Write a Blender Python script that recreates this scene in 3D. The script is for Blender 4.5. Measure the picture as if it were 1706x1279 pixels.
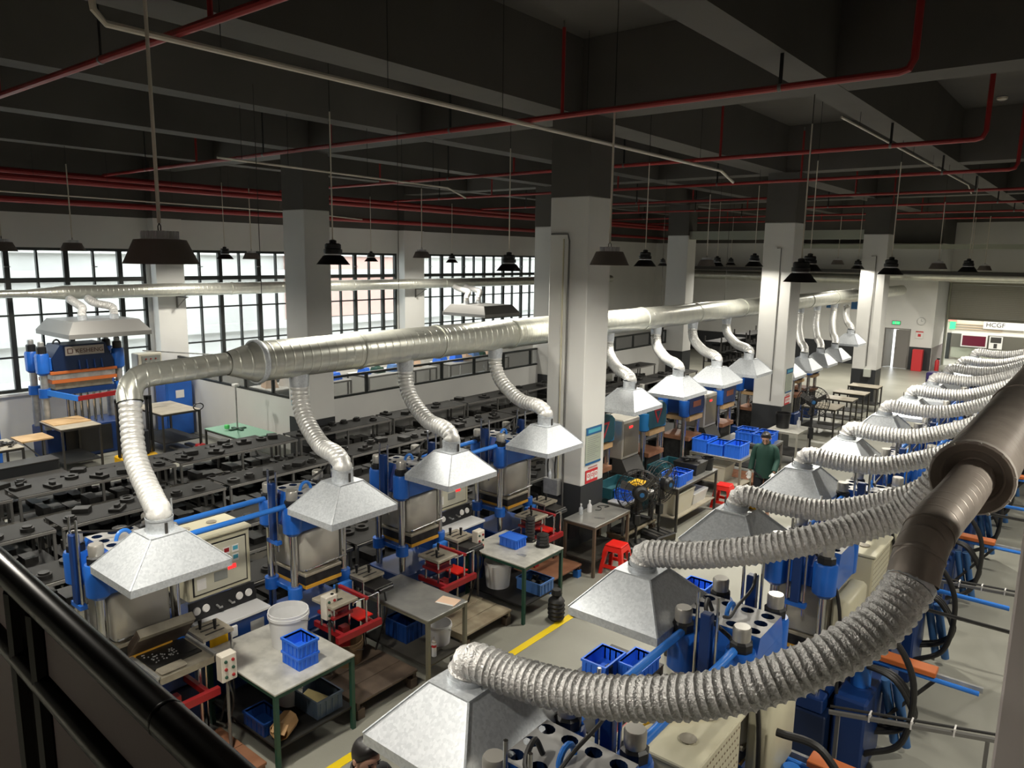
import bpy, bmesh, math, random
from mathutils import Vector, Matrix
random.seed(7)
PI = math.pi
scene = bpy.context.scene
COL = scene.collection
for o in list(bpy.data.objects): bpy.data.objects.remove(o)

# ---------------------------------------------------------------- camera
cam_d = bpy.data.cameras.new('camera'); cam = bpy.data.objects.new('camera', cam_d); COL.objects.link(cam)
cam_d.sensor_width = 36.0; cam_d.lens = 36.0 * 1235.134 / 1706.0; cam_d.clip_start = 0.05; cam_d.clip_end = 300
_R = ((0.77724301, 0.11736219, -0.61815808), (0.6290311, -0.12213894, 0.76772518), (0.01460074, -0.98554969, -0.16875611))
cam.matrix_world = Matrix(((_R[0][0], -_R[0][1], -_R[0][2], 0.0), (_R[1][0], -_R[1][1], -_R[1][2], 0.0), (_R[2][0], -_R[2][1], -_R[2][2], 4.7), (0, 0, 0, 1)))
scene.camera = cam
# ---------------------------------------------------------------- sky, exposure
world = bpy.data.worlds.new('world'); scene.world = world; world.use_nodes = True
bgn = world.node_tree.nodes['Background']; bgn.inputs[0].default_value = (0.93, 0.97, 1.0, 1); bgn.inputs[1].default_value = 5.5
scene.view_settings.view_transform = 'Standard'; scene.view_settings.look = 'None'
scene.view_settings.gamma = 1.0; scene.view_settings.use_curve_mapping = False
scene.view_settings.exposure = 0.3
LAMP_W = 84.0            # power of one high-bay lamp

# ---------------------------------------------------------------- helpers
def tag(o, label=None, cat=None, group=None, kind=None):
    if label: o['label'] = label
    if cat: o['category'] = cat
    if group: o['group'] = group
    if kind: o['kind'] = kind
    return o
def T(name, label, cat, loc=(0, 0, 0), rz=0.0, group=None):
    o = bpy.data.objects.new(name, None); COL.objects.link(o)
    o.empty_display_size = 0.1; o.location = loc; o.rotation_euler = (0, 0, rz)
    return tag(o, label, cat, group)
def copy_tree(o, parent=None):
    c = o.copy(); COL.objects.link(c)
    if parent is not None: c.parent = parent
    for ch in list(o.children): copy_tree(ch, c)
    return c
def dup(o, loc, rz=0.0, label=None, group=None):
    c = copy_tree(o); c.location = loc; c.rotation_euler = (0, 0, rz)
    return tag(c, label, None, group)

class MB:
    def __init__(s): s.v = []; s.f = []
    def add(s, vs, fs):
        n = len(s.v); s.v += [tuple(p) for p in vs]; s.f += [tuple(i + n for i in f) for f in fs]; return s
    def box(s, x0, x1, y0, y1, z0, z1, b=0.0):
        if b <= 0:
            return s.add([(x0,y0,z0),(x1,y0,z0),(x1,y1,z0),(x0,y1,z0),(x0,y0,z1),(x1,y0,z1),(x1,y1,z1),(x0,y1,z1)],
                         [(0,3,2,1),(4,5,6,7),(0,1,5,4),(1,2,6,5),(2,3,7,6),(3,0,4,7)])
        b = min(b, abs(x1-x0)*.45, abs(y1-y0)*.45, abs(z1-z0)*.45)
        X = (x0, x1); Y = (y0, y1); Z = (z0, z1); vs = []; ix = {}
        for i in (0,1):
            for j in (0,1):
                for k in (0,1):
                    sx, sy, sz = 1-2*i, 1-2*j, 1-2*k
                    for a in range(3):
                        p = [X[i], Y[j], Z[k]]; d = [sx*b, sy*b, sz*b]
                        for q in range(3):
                            if q != a: p[q] += d[q]
                        ix[(i,j,k,a)] = len(vs); vs.append(p)
        g = lambda i,j,k,a: ix[(i,j,k,a)]
        fs = []
        for i in (0,1):
            q = [g(i,0,0,0), g(i,1,0,0), g(i,1,1,0), g(i,0,1,0)]; fs.append(q if i else q[::-1])
            q = [g(0,i,0,1), g(0,i,1,1), g(1,i,1,1), g(1,i,0,1)]; fs.append(q if i else q[::-1])
            q = [g(0,0,i,2), g(1,0,i,2), g(1,1,i,2), g(0,1,i,2)]; fs.append(q if i else q[::-1])
        for i in (0,1):
            for j in (0,1):
                fs.append([g(i,j,0,0), g(i,j,0,1), g(i,j,1,1), g(i,j,1,0)][::(1 if (i^j) else -1)])
                fs.append([g(i,0,j,0), g(i,0,j,2), g(i,1,j,2), g(i,1,j,0)][::(-1 if (i^j) else 1)])
                fs.append([g(0,i,j,1), g(0,i,j,2), g(1,i,j,2), g(1,i,j,1)][::(1 if (i^j) else -1)])
                for k in (0,1):
                    fs.append([g(i,j,k,0), g(i,j,k,1), g(i,j,k,2)][::(1 if (i+j+k) % 2 else -1)])
        return s.add(vs, fs)
    def cbox(s, c, d, b=0.0): return s.box(c[0]-d[0]/2, c[0]+d[0]/2, c[1]-d[1]/2, c[1]+d[1]/2, c[2]-d[2]/2, c[2]+d[2]/2, b)
    def xf(s, M, n0=0):
        for i in range(n0, len(s.v)): s.v[i] = tuple(M @ Vector(s.v[i]))
        return s
    def rbox(s, c, d, rot, b=0.0):
        n = len(s.v); s.cbox((0,0,0), d, b)
        return s.xf(Matrix.Translation(c) @ Matrix.Rotation(rot[2],4,'Z') @ Matrix.Rotation(rot[1],4,'Y') @ Matrix.Rotation(rot[0],4,'X'), n)
    def beam(s, p0, p1, w, h):
        p0 = Vector(p0); p1 = Vector(p1); d = p1-p0; L = d.length; n = len(s.v)
        s.box(-w/2, w/2, -h/2, h/2, 0, L)
        q = d.to_track_quat('Z', 'Y'); return s.xf(Matrix.Translation(p0) @ q.to_matrix().to_4x4(), n)
    def cyl(s, p0, p1, r0, r1=None, n=12, caps=True):
        r1 = r0 if r1 is None else r1
        return s.tube([p0, p1], [r0, r1], n, caps)
    def tube(s, path, r, n=8, caps=True, closed=False):
        P = [Vector(p) for p in path]; m = len(P)
        rr = r if isinstance(r, (list, tuple)) else [r]*m
        tang = []
        for i in range(m):
            a = P[max(i-1,0)] if not closed else P[i-1]; c = P[min(i+1,m-1)] if not closed else P[(i+1) % m]
            t = (c-a); tang.append(t.normalized() if t.length > 1e-9 else Vector((0,0,1)))
        up = Vector((0,0,1)) if abs(tang[0].z) < .9 else Vector((1,0,0))
        u = tang[0].cross(up).normalized(); vs = []
        for i in range(m):
            t = tang[i]; u = (u - t*u.dot(t)).normalized(); w = t.cross(u)
            for k in range(n):
                a = 2*PI*k/n; vs.append(P[i] + (u*math.cos(a) + w*math.sin(a))*rr[i])
        fs = []
        for i in range(m-1 + (1 if closed else 0)):
            a = i*n; c = ((i+1) % m)*n
            for k in range(n): fs.append((a+k, a+(k+1) % n, c+(k+1) % n, c+k))
        if caps and not closed: fs.append(tuple(range(n))[::-1]); fs.append(tuple((m-1)*n+k for k in range(n)))
        return s.add(vs, fs)
    def lathe(s, prof, n=20, c=(0,0,0), cap0=False, cap1=False):
        vs = []; m = len(prof)
        for (r, z) in prof:
            for k in range(n):
                a = 2*PI*k/n; vs.append((c[0]+r*math.cos(a), c[1]+r*math.sin(a), c[2]+z))
        fs = [(i*n+k, i*n+(k+1) % n, (i+1)*n+(k+1) % n, (i+1)*n+k) for i in range(m-1) for k in range(n)]
        if cap0: fs.append(tuple(range(n))[::-1])
        if cap1: fs.append(tuple((m-1)*n+k for k in range(n)))
        return s.add(vs, fs)
    def prism(s, poly, ax, a0, a1):
        def pt(u, v, a): return (a,u,v) if ax == 0 else ((u,a,v) if ax == 1 else (u,v,a))
        n = len(poly); vs = [pt(u,v,a0) for u,v in poly] + [pt(u,v,a1) for u,v in poly]
        fs = [(i, (i+1) % n, n+(i+1) % n, n+i) for i in range(n)] + [tuple(range(n))[::-1], tuple(range(n, 2*n))]
        return s.add(vs, fs)
    def frus(s, x0,x1,y0,y1,z0, X0,X1,Y0,Y1,z1, caps=True):
        fs = [(0,1,5,4),(1,2,6,5),(2,3,7,6),(3,0,4,7)]
        if caps: fs += [(0,3,2,1),(4,5,6,7)]
        return s.add([(x0,y0,z0),(x1,y0,z0),(x1,y1,z0),(x0,y1,z0),(X0,Y0,z1),(X1,Y0,z1),(X1,Y1,z1),(X0,Y1,z1)], fs)
    def mesh(s, name, mat, smooth=None):
        me = bpy.data.meshes.new(name); me.from_pydata(s.v, [], s.f)
        bm = bmesh.new(); bm.from_mesh(me); bmesh.ops.recalc_face_normals(bm, faces=bm.faces); bm.to_mesh(me); bm.free()
        if mat is not None: me.materials.append(mat)
        if smooth:
            me.shade_smooth(); me.set_sharp_from_angle(angle=math.radians(smooth))
        return me
    def build(s, name, mat, parent=None, loc=None, smooth=35, kind=None, label=None):
        o = bpy.data.objects.new(name, s.mesh(name, mat, smooth)); COL.objects.link(o)
        if parent is not None: o.parent = parent
        if loc is not None: o.location = loc
        return tag(o, label, None, None, kind)
def S(name, mb, mat, parent=None, smooth=30):
    return mb.build(name, mat, parent, smooth=smooth, kind=None if parent is not None else 'structure')
def place(o, parent, loc=(0,0,0), rot=(0,0,0)):
    c = o.copy(); COL.objects.link(c); c.parent = parent; c.location = loc; c.rotation_euler = rot; return c
def mesh_obj(name, me, parent=None, loc=(0,0,0), rot=(0,0,0)):
    o = bpy.data.objects.new(name, me); COL.objects.link(o); o.parent = parent; o.location = loc; o.rotation_euler = rot; return o

# ---------------------------------------------------------------- materials
def mat(name, c, rough=.5, metal=0.0, c2=None, sc=4.0, bump=0.0, bsc=60.0, contrast=(.35,.65), spec=.5, tr=0.0, vor=False, emit=0.0, detail=4.0, bd=.02, coat=0.0):
    m = bpy.data.materials.new(name); m.use_nodes = True; nt = m.node_tree; b = nt.nodes['Principled BSDF']
    b.inputs['Base Color'].default_value = (*c, 1); b.inputs['Roughness'].default_value = rough; b.inputs['Metallic'].default_value = metal
    b.inputs['Specular IOR Level'].default_value = spec
    if coat: b.inputs['Coat Weight'].default_value = coat
    if tr: b.inputs['Transmission Weight'].default_value = tr
    if emit: b.inputs['Emission Color'].default_value = (*c,1); b.inputs['Emission Strength'].default_value = emit
    tc = nt.nodes.new('ShaderNodeTexCoord')
    if c2 is not None:
        if vor:
            n = nt.nodes.new('ShaderNodeTexVoronoi'); n.inputs['Scale'].default_value = sc; out = n.outputs['Color']
        else:
            n = nt.nodes.new('ShaderNodeTexNoise'); n.inputs['Scale'].default_value = sc; n.inputs['Detail'].default_value = detail; out = n.outputs[0]
        nt.links.new(tc.outputs['Object'], n.inputs['Vector'])
        r = nt.nodes.new('ShaderNodeValToRGB'); r.color_ramp.elements[0].position = contrast[0]; r.color_ramp.elements[1].position = contrast[1]
        r.color_ramp.elements[0].color = (*c,1); r.color_ramp.elements[1].color = (*c2,1)
        if vor:
            sp = nt.nodes.new('ShaderNodeSeparateColor'); nt.links.new(out, sp.inputs[0]); out = sp.outputs[0]
        nt.links.new(out, r.inputs[0]); nt.links.new(r.outputs[0], b.inputs['Base Color'])
    if bump:
        n2 = nt.nodes.new('ShaderNodeTexNoise'); n2.inputs['Scale'].default_value = bsc; n2.inputs['Detail'].default_value = 3
        nt.links.new(tc.outputs['Object'], n2.inputs['Vector'])
        bp = nt.nodes.new('ShaderNodeBump'); bp.inputs['Strength'].default_value = bump; bp.inputs['Distance'].default_value = bd
        nt.links.new(n2.outputs[0], bp.inputs['Height']); nt.links.new(bp.outputs[0], b.inputs['Normal'])
    return m
M = {}
M['floor'] = mat('concrete_floor', (.23,.226,.19), .42, c2=(.345,.34,.29), sc=.55, contrast=(.3,.7), bump=.05, detail=8)
M['white'] = mat('white_wall_paint', (.74,.735,.70), .6, c2=(.68,.675,.65), sc=.7)
M['black_band'] = mat('dark_dado_paint', (.028,.03,.033), .5)
M['ceil'] = mat('black_ceiling_paint', (.082,.077,.069), .8, c2=(.106,.099,.088), sc=.6, bump=.15, bsc=3)
M['galv'] = mat('galvanised_sheet', (.54,.57,.60), .40, .45, c2=(.65,.68,.71), sc=60, vor=True, contrast=(.1,.9))
M['foil'] = mat('aluminium_foil', (.66,.65,.635), .40, .5, c2=(.84,.83,.81), sc=45, bump=.7, bsc=75, bd=.02)
M['foila'] = mat('ribbed_aluminium_hose', (.70,.695,.67), .40, .45, c2=(.80,.795,.77), sc=25, bump=.12, bsc=60, bd=.02)
M['duct'] = mat('spiral_duct_steel', (.60,.61,.55), .34, .7, c2=(.70,.70,.62), sc=6)
M['ductd'] = mat('brown_duct_steel', (.25,.215,.185), .45, .45, c2=(.31,.27,.235), sc=5)  # brown tone, darker than the other duct steel
M['flange'] = mat('worn_flange_steel', (.40,.365,.33), .45, .4)
M['blue'] = mat('blue_machine_paint', (.012,.105,.46), .35, c2=(.016,.13,.54), sc=3, coat=.2)
M['lblue'] = mat('blue_tube_paint', (.03,.19,.66), .35)
M['dblue'] = mat('dark_blue_paint', (.006,.034,.15), .4)
M['navyp'] = mat('navy_machine_paint', (.005,.016,.055), .4)
M['teal'] = mat('teal_machine_paint', (.015,.075,.10), .45, c2=(.02,.10,.125), sc=5)
M['beige'] = mat('beige_panel_paint', (.62,.585,.42), .45, c2=(.55,.51,.365), sc=2.5)
M['cover'] = mat('warm_grey_cover', (.50,.475,.42), .36, .25, c2=(.42,.40,.35), sc=3)
M['topgrey'] = mat('grey_top_plate', (.40,.395,.385), .45, c2=(.33,.325,.315), sc=7)
M['chrome'] = mat('chrome_rod', (.62,.62,.62), .22, 1.0)
M['steel'] = mat('worn_steel', (.36,.36,.35), .45, .6, c2=(.5,.5,.49), sc=9)
M['tabletop'] = mat('scratched_table_top', (.46,.45,.405), .4, .2, c2=(.66,.645,.58), sc=5, contrast=(.38,.6), detail=8)
M['tablesteel'] = mat('grey_steel_top', (.26,.26,.245), .38, .45, c2=(.36,.355,.33), sc=4)
M['green'] = mat('green_frame_paint', (.018,.07,.045), .45)
M['frame'] = mat('dark_tube_frame', (.055,.052,.048), .45, .3)
M['greyframe'] = mat('grey_tube_frame', (.19,.185,.175), .4, .4)
M['black'] = mat('black_plastic', (.012,.012,.013), .42)
M['dark'] = mat('dark_mould_steel', (.012,.0115,.011), .5, .3, c2=(.028,.027,.025), sc=14)
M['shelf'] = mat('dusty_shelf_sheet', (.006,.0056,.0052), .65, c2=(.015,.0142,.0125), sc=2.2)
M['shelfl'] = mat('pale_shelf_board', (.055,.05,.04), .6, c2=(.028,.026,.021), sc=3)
M['red'] = mat('red_machine_paint', (.31,.014,.017), .4)
M['pipered'] = mat('red_pipe_paint', (.30,.022,.022), .4)
M['stool'] = mat('red_plastic', (.80,.02,.012), .35)
M['crate'] = mat('blue_crate_plastic', (.028,.165,.78), .4)
M['crateg'] = mat('grey_blue_crate_plastic', (.085,.12,.17), .5)
M['cratel'] = mat('pale_blue_crate_plastic', (.08,.20,.50), .45)
M['bucket'] = mat('white_bucket_plastic', (.72,.72,.72), .4)
M['ivory'] = mat('ivory_enamel', (.66,.61,.52), .4)
M['wood'] = mat('dark_platform_wood', (.06,.042,.03), .6, c2=(.13,.092,.065), sc=3.5, detail=8)
M['woodl'] = mat('pale_platform_wood', (.22,.17,.11), .6, c2=(.42,.36,.25), sc=3.5, detail=8)
M['rust'] = mat('rusty_platform_plate', (.17,.065,.03), .55, c2=(.28,.13,.07), sc=3, detail=6)
M['orange'] = mat('orange_cover_paint', (.50,.13,.03), .5)
M['ply'] = mat('plywood', (.48,.30,.14), .55, c2=(.58,.39,.20), sc=3)
M['plyg'] = mat('grey_worn_board', (.33,.29,.225), .5, c2=(.42,.38,.30), sc=4)
M['yellow'] = mat('yellow_floor_tape', (.85,.61,.012), .5)
M['yellowp'] = mat('yellow_machine_paint', (.75,.42,.01), .45)
M['amber'] = mat('amber_insulation', (.60,.31,.03), .5)
M['glass'] = mat('window_glass', (.95,.97,.97), .05)
M['dustyglass'] = mat('dusty_glass', (.10,.10,.10), .12)
M['winframe'] = mat('black_window_frame', (.022,.026,.024), .45)
M['railing'] = mat('bronze_rail', (.020,.016,.013), .24, .5)
M['railpanel'] = mat('mauve_railing_panel', (.46,.335,.345), .5)
M['bronze'] = mat('brown_lamp_shade', (.20,.172,.155), .5, .1)
M['lampwhite'] = mat('aluminium_fins', (.80,.80,.82), .4, .3)
M['skin'] = mat('skin', (.48,.27,.19), .5)
M['hair'] = mat('black_hair', (.012,.010,.010), .4)
M['jacket'] = mat('green_jacket_cloth', (.007,.043,.030), .75)
M['navy'] = mat('navy_cloth', (.012,.014,.02), .8)
M['glove'] = mat('white_glove_cloth', (.62,.62,.60), .8)
M['shirt'] = mat('black_shirt_cloth', (.02,.02,.022), .8)
M['rubber'] = mat('black_rubber_hose', (.018,.017,.016), .5)
M['paper'] = mat('paper', (.75,.73,.70), .7)
M['peach'] = mat('peach_card', (.80,.56,.40), .7)
M['card'] = mat('brown_cardboard', (.36,.21,.09), .7)
M['cream'] = mat('cream_plastic_bin', (.60,.57,.47), .5)
M['tan'] = mat('tan_mould_plate', (.40,.36,.28), .5, .2, c2=(.30,.27,.21), sc=8)
M['signblue'] = mat('blue_notice_print', (.02,.11,.27), .5)
M['cyanp'] = mat('cyan_print', (.08,.38,.50), .5)
M['textgrey'] = mat('grey_print', (.26,.27,.25), .6)
M['signred'] = mat('red_placard_print', (.55,.03,.035), .5)
M['signplate'] = mat('pale_name_plate', (.45,.41,.37), .5)
M['signbrown'] = mat('brown_print', (.10,.045,.035), .5)
M['redlamp'] = mat('red_display', (.9,.02,.02), .4, emit=1.6)
M['exit'] = mat('green_exit_light', (.04,.75,.22), .4, emit=1.0)
M['leddisp'] = mat('dark_red_led_panel', (.085,.006,.018), .3, emit=.35)
M['shutter'] = mat('shutter_slat_paint', (.23,.22,.165), .5)
M['mint'] = mat('mint_board', (.22,.42,.31), .5)
M['olive'] = mat('brown_barrel', (.16,.10,.05), .6)
M['facade'] = mat('pale_facade', (.56,.56,.53), .8, c2=(.44,.44,.42), sc=.4)
M['brick'] = mat('pink_brick_facade', (.55,.36,.31), .8)
M['purple'] = mat('violet_machine_paint', (.05,.035,.16), .4)
M['nutgrey'] = mat('cast_nut_cap', (.46,.44,.40), .35, .6)
# window glass: thin clear pane
def pane_mat(name, tint, mixf, rough):
    m = bpy.data.materials.new(name); m.use_nodes = True; nt = m.node_tree; nt.nodes.clear()
    out = nt.nodes.new('ShaderNodeOutputMaterial'); mx = nt.nodes.new('ShaderNodeMixShader')
    t = nt.nodes.new('ShaderNodeBsdfTransparent'); t.inputs[0].default_value = (*tint,1)
    g = nt.nodes.new('ShaderNodeBsdfPrincipled'); g.inputs['Base Color'].default_value = (.3,.3,.3,1); g.inputs['Roughness'].default_value = rough
    mx.inputs[0].default_value = mixf
    nt.links.new(t.outputs[0], mx.inputs[1]); nt.links.new(g.outputs[0], mx.inputs[2]); nt.links.new(mx.outputs[0], out.inputs[0]); return m
M['pane'] = pane_mat('clear_pane', (.93,.95,.95), .08, .05)
M['ppane'] = pane_mat('hazy_pane', (.78,.79,.79), .22, .12)
def add_wave(m, axis, scale, strength):
    nt = m.node_tree; b = nt.nodes['Principled BSDF']; tc = nt.nodes.new('ShaderNodeTexCoord'); w = nt.nodes.new('ShaderNodeTexWave')
    w.bands_direction = axis; w.wave_profile = 'SIN'; w.inputs['Scale'].default_value = scale; w.inputs['Distortion'].default_value = 0
    r = nt.nodes.new('ShaderNodeValToRGB'); r.color_ramp.elements[0].position = .90; r.color_ramp.elements[1].position = 1.0
    bp = nt.nodes.new('ShaderNodeBump'); bp.inputs['Strength'].default_value = strength; bp.inputs['Distance'].default_value = .01
    nt.links.new(tc.outputs['Object'], w.inputs['Vector']); nt.links.new(w.outputs[1], r.inputs[0]); nt.links.new(r.outputs[0], bp.inputs['Height']); nt.links.new(bp.outputs[0], b.inputs['Normal'])
add_wave(M['duct'], 'Y', 2.6, .28); add_wave(M['ductd'], 'Y', 3.4, .35)
# ================================================================ THE SETTING
WX = -19.7; SLAB = 7.8; PAINT = 5.55
S('floor', MB().box(-19.9, 12.2, -5.2, 44, -.2, 0), M['floor'])
S('ceiling', MB().box(-19.9, 12.2, -5.2, 40, SLAB, SLAB+.2), M['ceil'])
# window wall: solid strips around three window bays
BAYS = [(-.2, 9.2), (10.1, 17.95), (19.05, 26.3)]
SILL, HEAD = 1.4, 4.76
wl = MB().box(WX-.2, WX, -5.2, 37, 0, SILL).box(WX-.2, WX, -5.2, 37, HEAD, PAINT)
ys = [-5.2] + [v for b in BAYS for v in b] + [37]
for i in range(0, len(ys), 2): wl.box(WX-.2, WX, ys[i], ys[i+1], SILL, HEAD)
S('wall_left', wl, M['white'])
S('wall_left_upper', MB().box(WX-.2, WX, -5.2, 37, PAINT, SLAB), M['ceil'])
for i, (a, b) in enumerate([(9.3, 10.05), (18.0, 18.95), (26.4, 27.2)]):
    p = S('wall_pilaster', MB().box(WX+.002, WX+.32, a, b, 0, PAINT), M['white'])
    S('upper_part', MB().box(WX+.002, WX+.32, a, b, PAINT, SLAB-.01), M['ceil'], p)
S('trim_1', MB().box(WX+.002, WX+.10, -5, 36.6, SILL-.06, SILL-.005), M['white'])
fm_v = {}
for i, (a, b) in enumerate(BAYS):
    w = bpy.data.objects.new('window_%d' % (i+1), None); COL.objects.link(w); w.location = (WX-.1, a, SILL); w['kind'] = 'structure'
    W_, H_ = b-a, HEAD-SILL
    MB().box(-.06,.06,0,.07,0,H_).box(-.06,.06,W_-.07,W_,0,H_).box(-.06,.06,.07,W_-.07,0,.07).box(-.06,.06,.07,W_-.07,H_-.07,H_).build('window_frame', M['winframe'], w)
    rows = [0, .82, 1.79, 2.22, 2.60, H_]           # transoms
    nc = int(round(W_/.625)); cw = W_/nc
    for r in rows[1:-1]:
        t = .055 if r == 2.60 else .02
        MB().box(-.045,.045,.07,W_-.07,r-t,r+t).build('transom', M['winframe'], w)
    for c in range(1, nc):
        t = .055 if c % 2 == 0 else .020
        MB().box(-.05,.05,c*cw-t,c*cw+t,.07,H_-.07).build('mullion', M['winframe'], w)
    for c in range(nc):
        for r in range(len(rows)-1):
            MB().box(-.006,.006,c*cw+.02,(c+1)*cw-.02,rows[r]+.02,rows[r+1]-.02).build('pane', M['pane'], w, smooth=None)
    for c in range(1, nc, 3):                        # small sash handles
        MB().box(.06,.10,c*cw-.06,c*cw+.06,2.9,2.925).build('sash_handle', M['greyframe'], w)
# end wall with door, return wall, shutter wall
EY = 36.8
we = MB().box(-19.9, -7.98, EY, EY+.2, 0, PAINT).box(-7.98, -6.87, EY, EY+.2, 1.8, PAINT).box(-6.87, -6.0, EY, EY+.2, 0, PAINT)
S('wall_end', we, M['white'])
S('wall_end_upper', MB().box(-19.9, -6.0, EY, EY+.2, PAINT, SLAB), M['ceil'])
S('baseboard_end', MB().box(-6.87, -6.0, EY-.02, EY-.002, 0, 1.02).box(-19.6, -7.98, EY-.02, EY-.002, 0, 1.02), M['black_band'])
S('wall_return', MB().box(-6.2, -6.0, EY+.2, 39.7, 0, PAINT), M['white'])
S('wall_return_upper', MB().box(-6.2, -6.0, EY+.2, 39.7, PAINT, SLAB), M['ceil'])
S('baseboard_return', MB().box(-5.998, -5.98, EY+.2, 39.4, 0, 1.02), mat('mauve_grey_dado', (.25,.22,.22), .5))
S('wall_shutter', MB().box(-6.2, 12.2, 39.7, 39.9, 3.85, PAINT+1).box(-6.2, -5.98, 39.7, 39.9, 0, 3.85).box(3.0, 12.2, 39.7, 39.9, 0, 3.85), M['white'])
S('wall_shutter_upper', MB().box(-6.2, 12.2, 39.7, 39.9, PAINT+1, SLAB), M['ceil'])
S('wall_right', MB().box(12, 12.2, -5.2, 39.7, 0, PAINT), M['white'])
S('wall_right_upper', MB().box(12, 12.2, -5.2, 39.7, PAINT, SLAB), M['ceil'])
S('wall_back', MB().box(-19.9, 12.2, -5.2, -5.0, 0, PAINT), M['white'])
S('wall_back_upper', MB().box(-19.9, 12.2, -5.2, -5.0, PAINT, SLAB), M['ceil'])
d = bpy.data.objects.new('door_1', None); COL.objects.link(d); d.location = (-7.42, EY+.06, 0); d['kind'] = 'structure'
dg = mat('grey_door_paint', (.20,.19,.175), .5)
MB().box(-.56,-.50,-.05,.05,0,1.8).box(.50,.55,-.05,.05,0,1.8).box(-.50,.50,-.05,.05,1.75,1.8).build('door_frame', dg, d)
MB().box(-.06,.50,-.02,.02,.01,1.74).build('door_leaf', dg, d)
n = MB().box(0,.5,-.02,.02,.01,1.74); n.xf(Matrix.Translation((-.50,0,0)) @ Matrix.Rotation(math.radians(62),4,'Z')); n.build('door_leaf', dg, d)
MB().box(-.03,0,-.06,-.02,.85,.97).build('door_handle', M['greyframe'], d)
# roller shutter: every slat one piece
sh = bpy.data.objects.new('door_2', None); COL.objects.link(sh); sh.location = (-5.98, 39.6, 0); sh['kind'] = 'structure'
sl = MB().prism([(-.012,0),(.022,.02),(.022,.06),(-.012,.08)], 0, .08, 8.9).mesh('slat', M['shutter'], 20)
for i in range(20): mesh_obj('slat', sl, sh, (0,0,2.2+i*.082))
MB().box(.02,8.96,-.06,.06,2.14,2.2).build('bottom_bar', M['shutter'], sh)
MB().box(0,.08,-.09,.09,0,3.9).build('guide_rail', mat('guide_rail_paint', (.33,.34,.27), .5), sh)
MB().box(8.9,8.98,-.09,.09,0,3.9).build('guide_rail', M['shutter'], sh)
MB().box(-.0,8.98,-.3,.08,3.84,3.98).build('shutter_box', mat('cream_shutter_box', (.5,.48,.40), .5), sh)
# mezzanine the photograph is taken from
S('mezzanine_floor', MB().box(-19.6, 11.9, -4.9, .33, 2.85, 3.05), M['floor'])
# white pier near the right edge
pr = S('pier', MB().box(-.17, .43, 3.4, 4.1, 0, PAINT, .01), mat('pinkish_white_paint', (.74,.68,.65), .6))
S('upper_part', MB().box(-.17,.43,3.4,4.1,PAINT,6.7), M['ceil'], pr)
# columns
def column(x0,x1,y0,y1,mat_=M['white']):
    c = S('column', MB().box(x0,x1,y0,y1,1.18,PAINT+.05,.012), mat_)
    S('dark_dado', MB().box(x0-.004,x1+.004,y0-.004,y1+.004,0,1.18), M['black_band'], c)
    S('upper_part', MB().box(x0,x1,y0,y1,PAINT+.05,6.75), M['ceil'], c)
    return c
cA = column(-6.83,-6.13,9.36,10.0); cB = column(-6.75,-6.02,18.0,18.7); cD = column(-6.6,-5.85,26.4,27.1)
c2 = column(-13.8,-13.05,9.36,10.0); cF = column(-13.65,-12.8,26.4,27.1); cG = column(-13.7,-13.0,18.0,18.7)
S('conduit', MB().tube([(-6.78,9.33,5.05),(-6.48,9.33,5.05),(-6.45,9.33,4.95),(-6.45,9.33,.7)], .014, 6), M['greyframe'], cA)
S('conduit', MB().tube([(-6.55,9.33,4.98),(-6.55,9.33,1.2)], .012, 6), M['beige'], cA)
S('conduit', MB().tube([(-6.4,17.97,5.0),(-6.3,17.97,5.0),(-6.3,17.97,1.3)], .012, 6), M['greyframe'], cB)
S('conduit', MB().tube([(-6.3,26.37,4.9),(-6.15,26.37,4.9),(-6.15,26.37,1.3)], .014, 6), M['greyframe'], cD)
S('switch_box', MB().box(-6.2,-5.98,26.28,26.39,.95,1.22,.01), mat('pale_switch_box', (.5,.52,.47), .5), cD)
# ceiling grid
BZ = 6.75
for x0, x1 in [(-3.25,-2.82),(-6.95,-6.35),(-10.1,-9.7),(-13.35,-12.9),(-16.9,-16.5),(.3,.8),(4,4.4),(8,8.4)]:
    S('ceiling_beam', MB().box(x0,x1,-5,39.6,BZ,SLAB-.002), M['ceil'])
for y0, y1 in [(1.0,1.5),(9.42,9.95),(18.05,18.6),(26.45,27.0),(34.8,35.3)]:
    S('ceiling_girder', MB().box(-19.6,11.9,y0,y1,BZ+.004,SLAB-.004), M['ceil'])
gb = mat('pale_green_beam', (.36,.38,.31), .6)
S('trim_2', MB().box(-13.0,-6.6,26.5,26.8,5.45,5.75), gb)
S('trim_3', MB().box(-13.0,2,36.3,36.6,5.30,5.5), gb)
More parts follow.
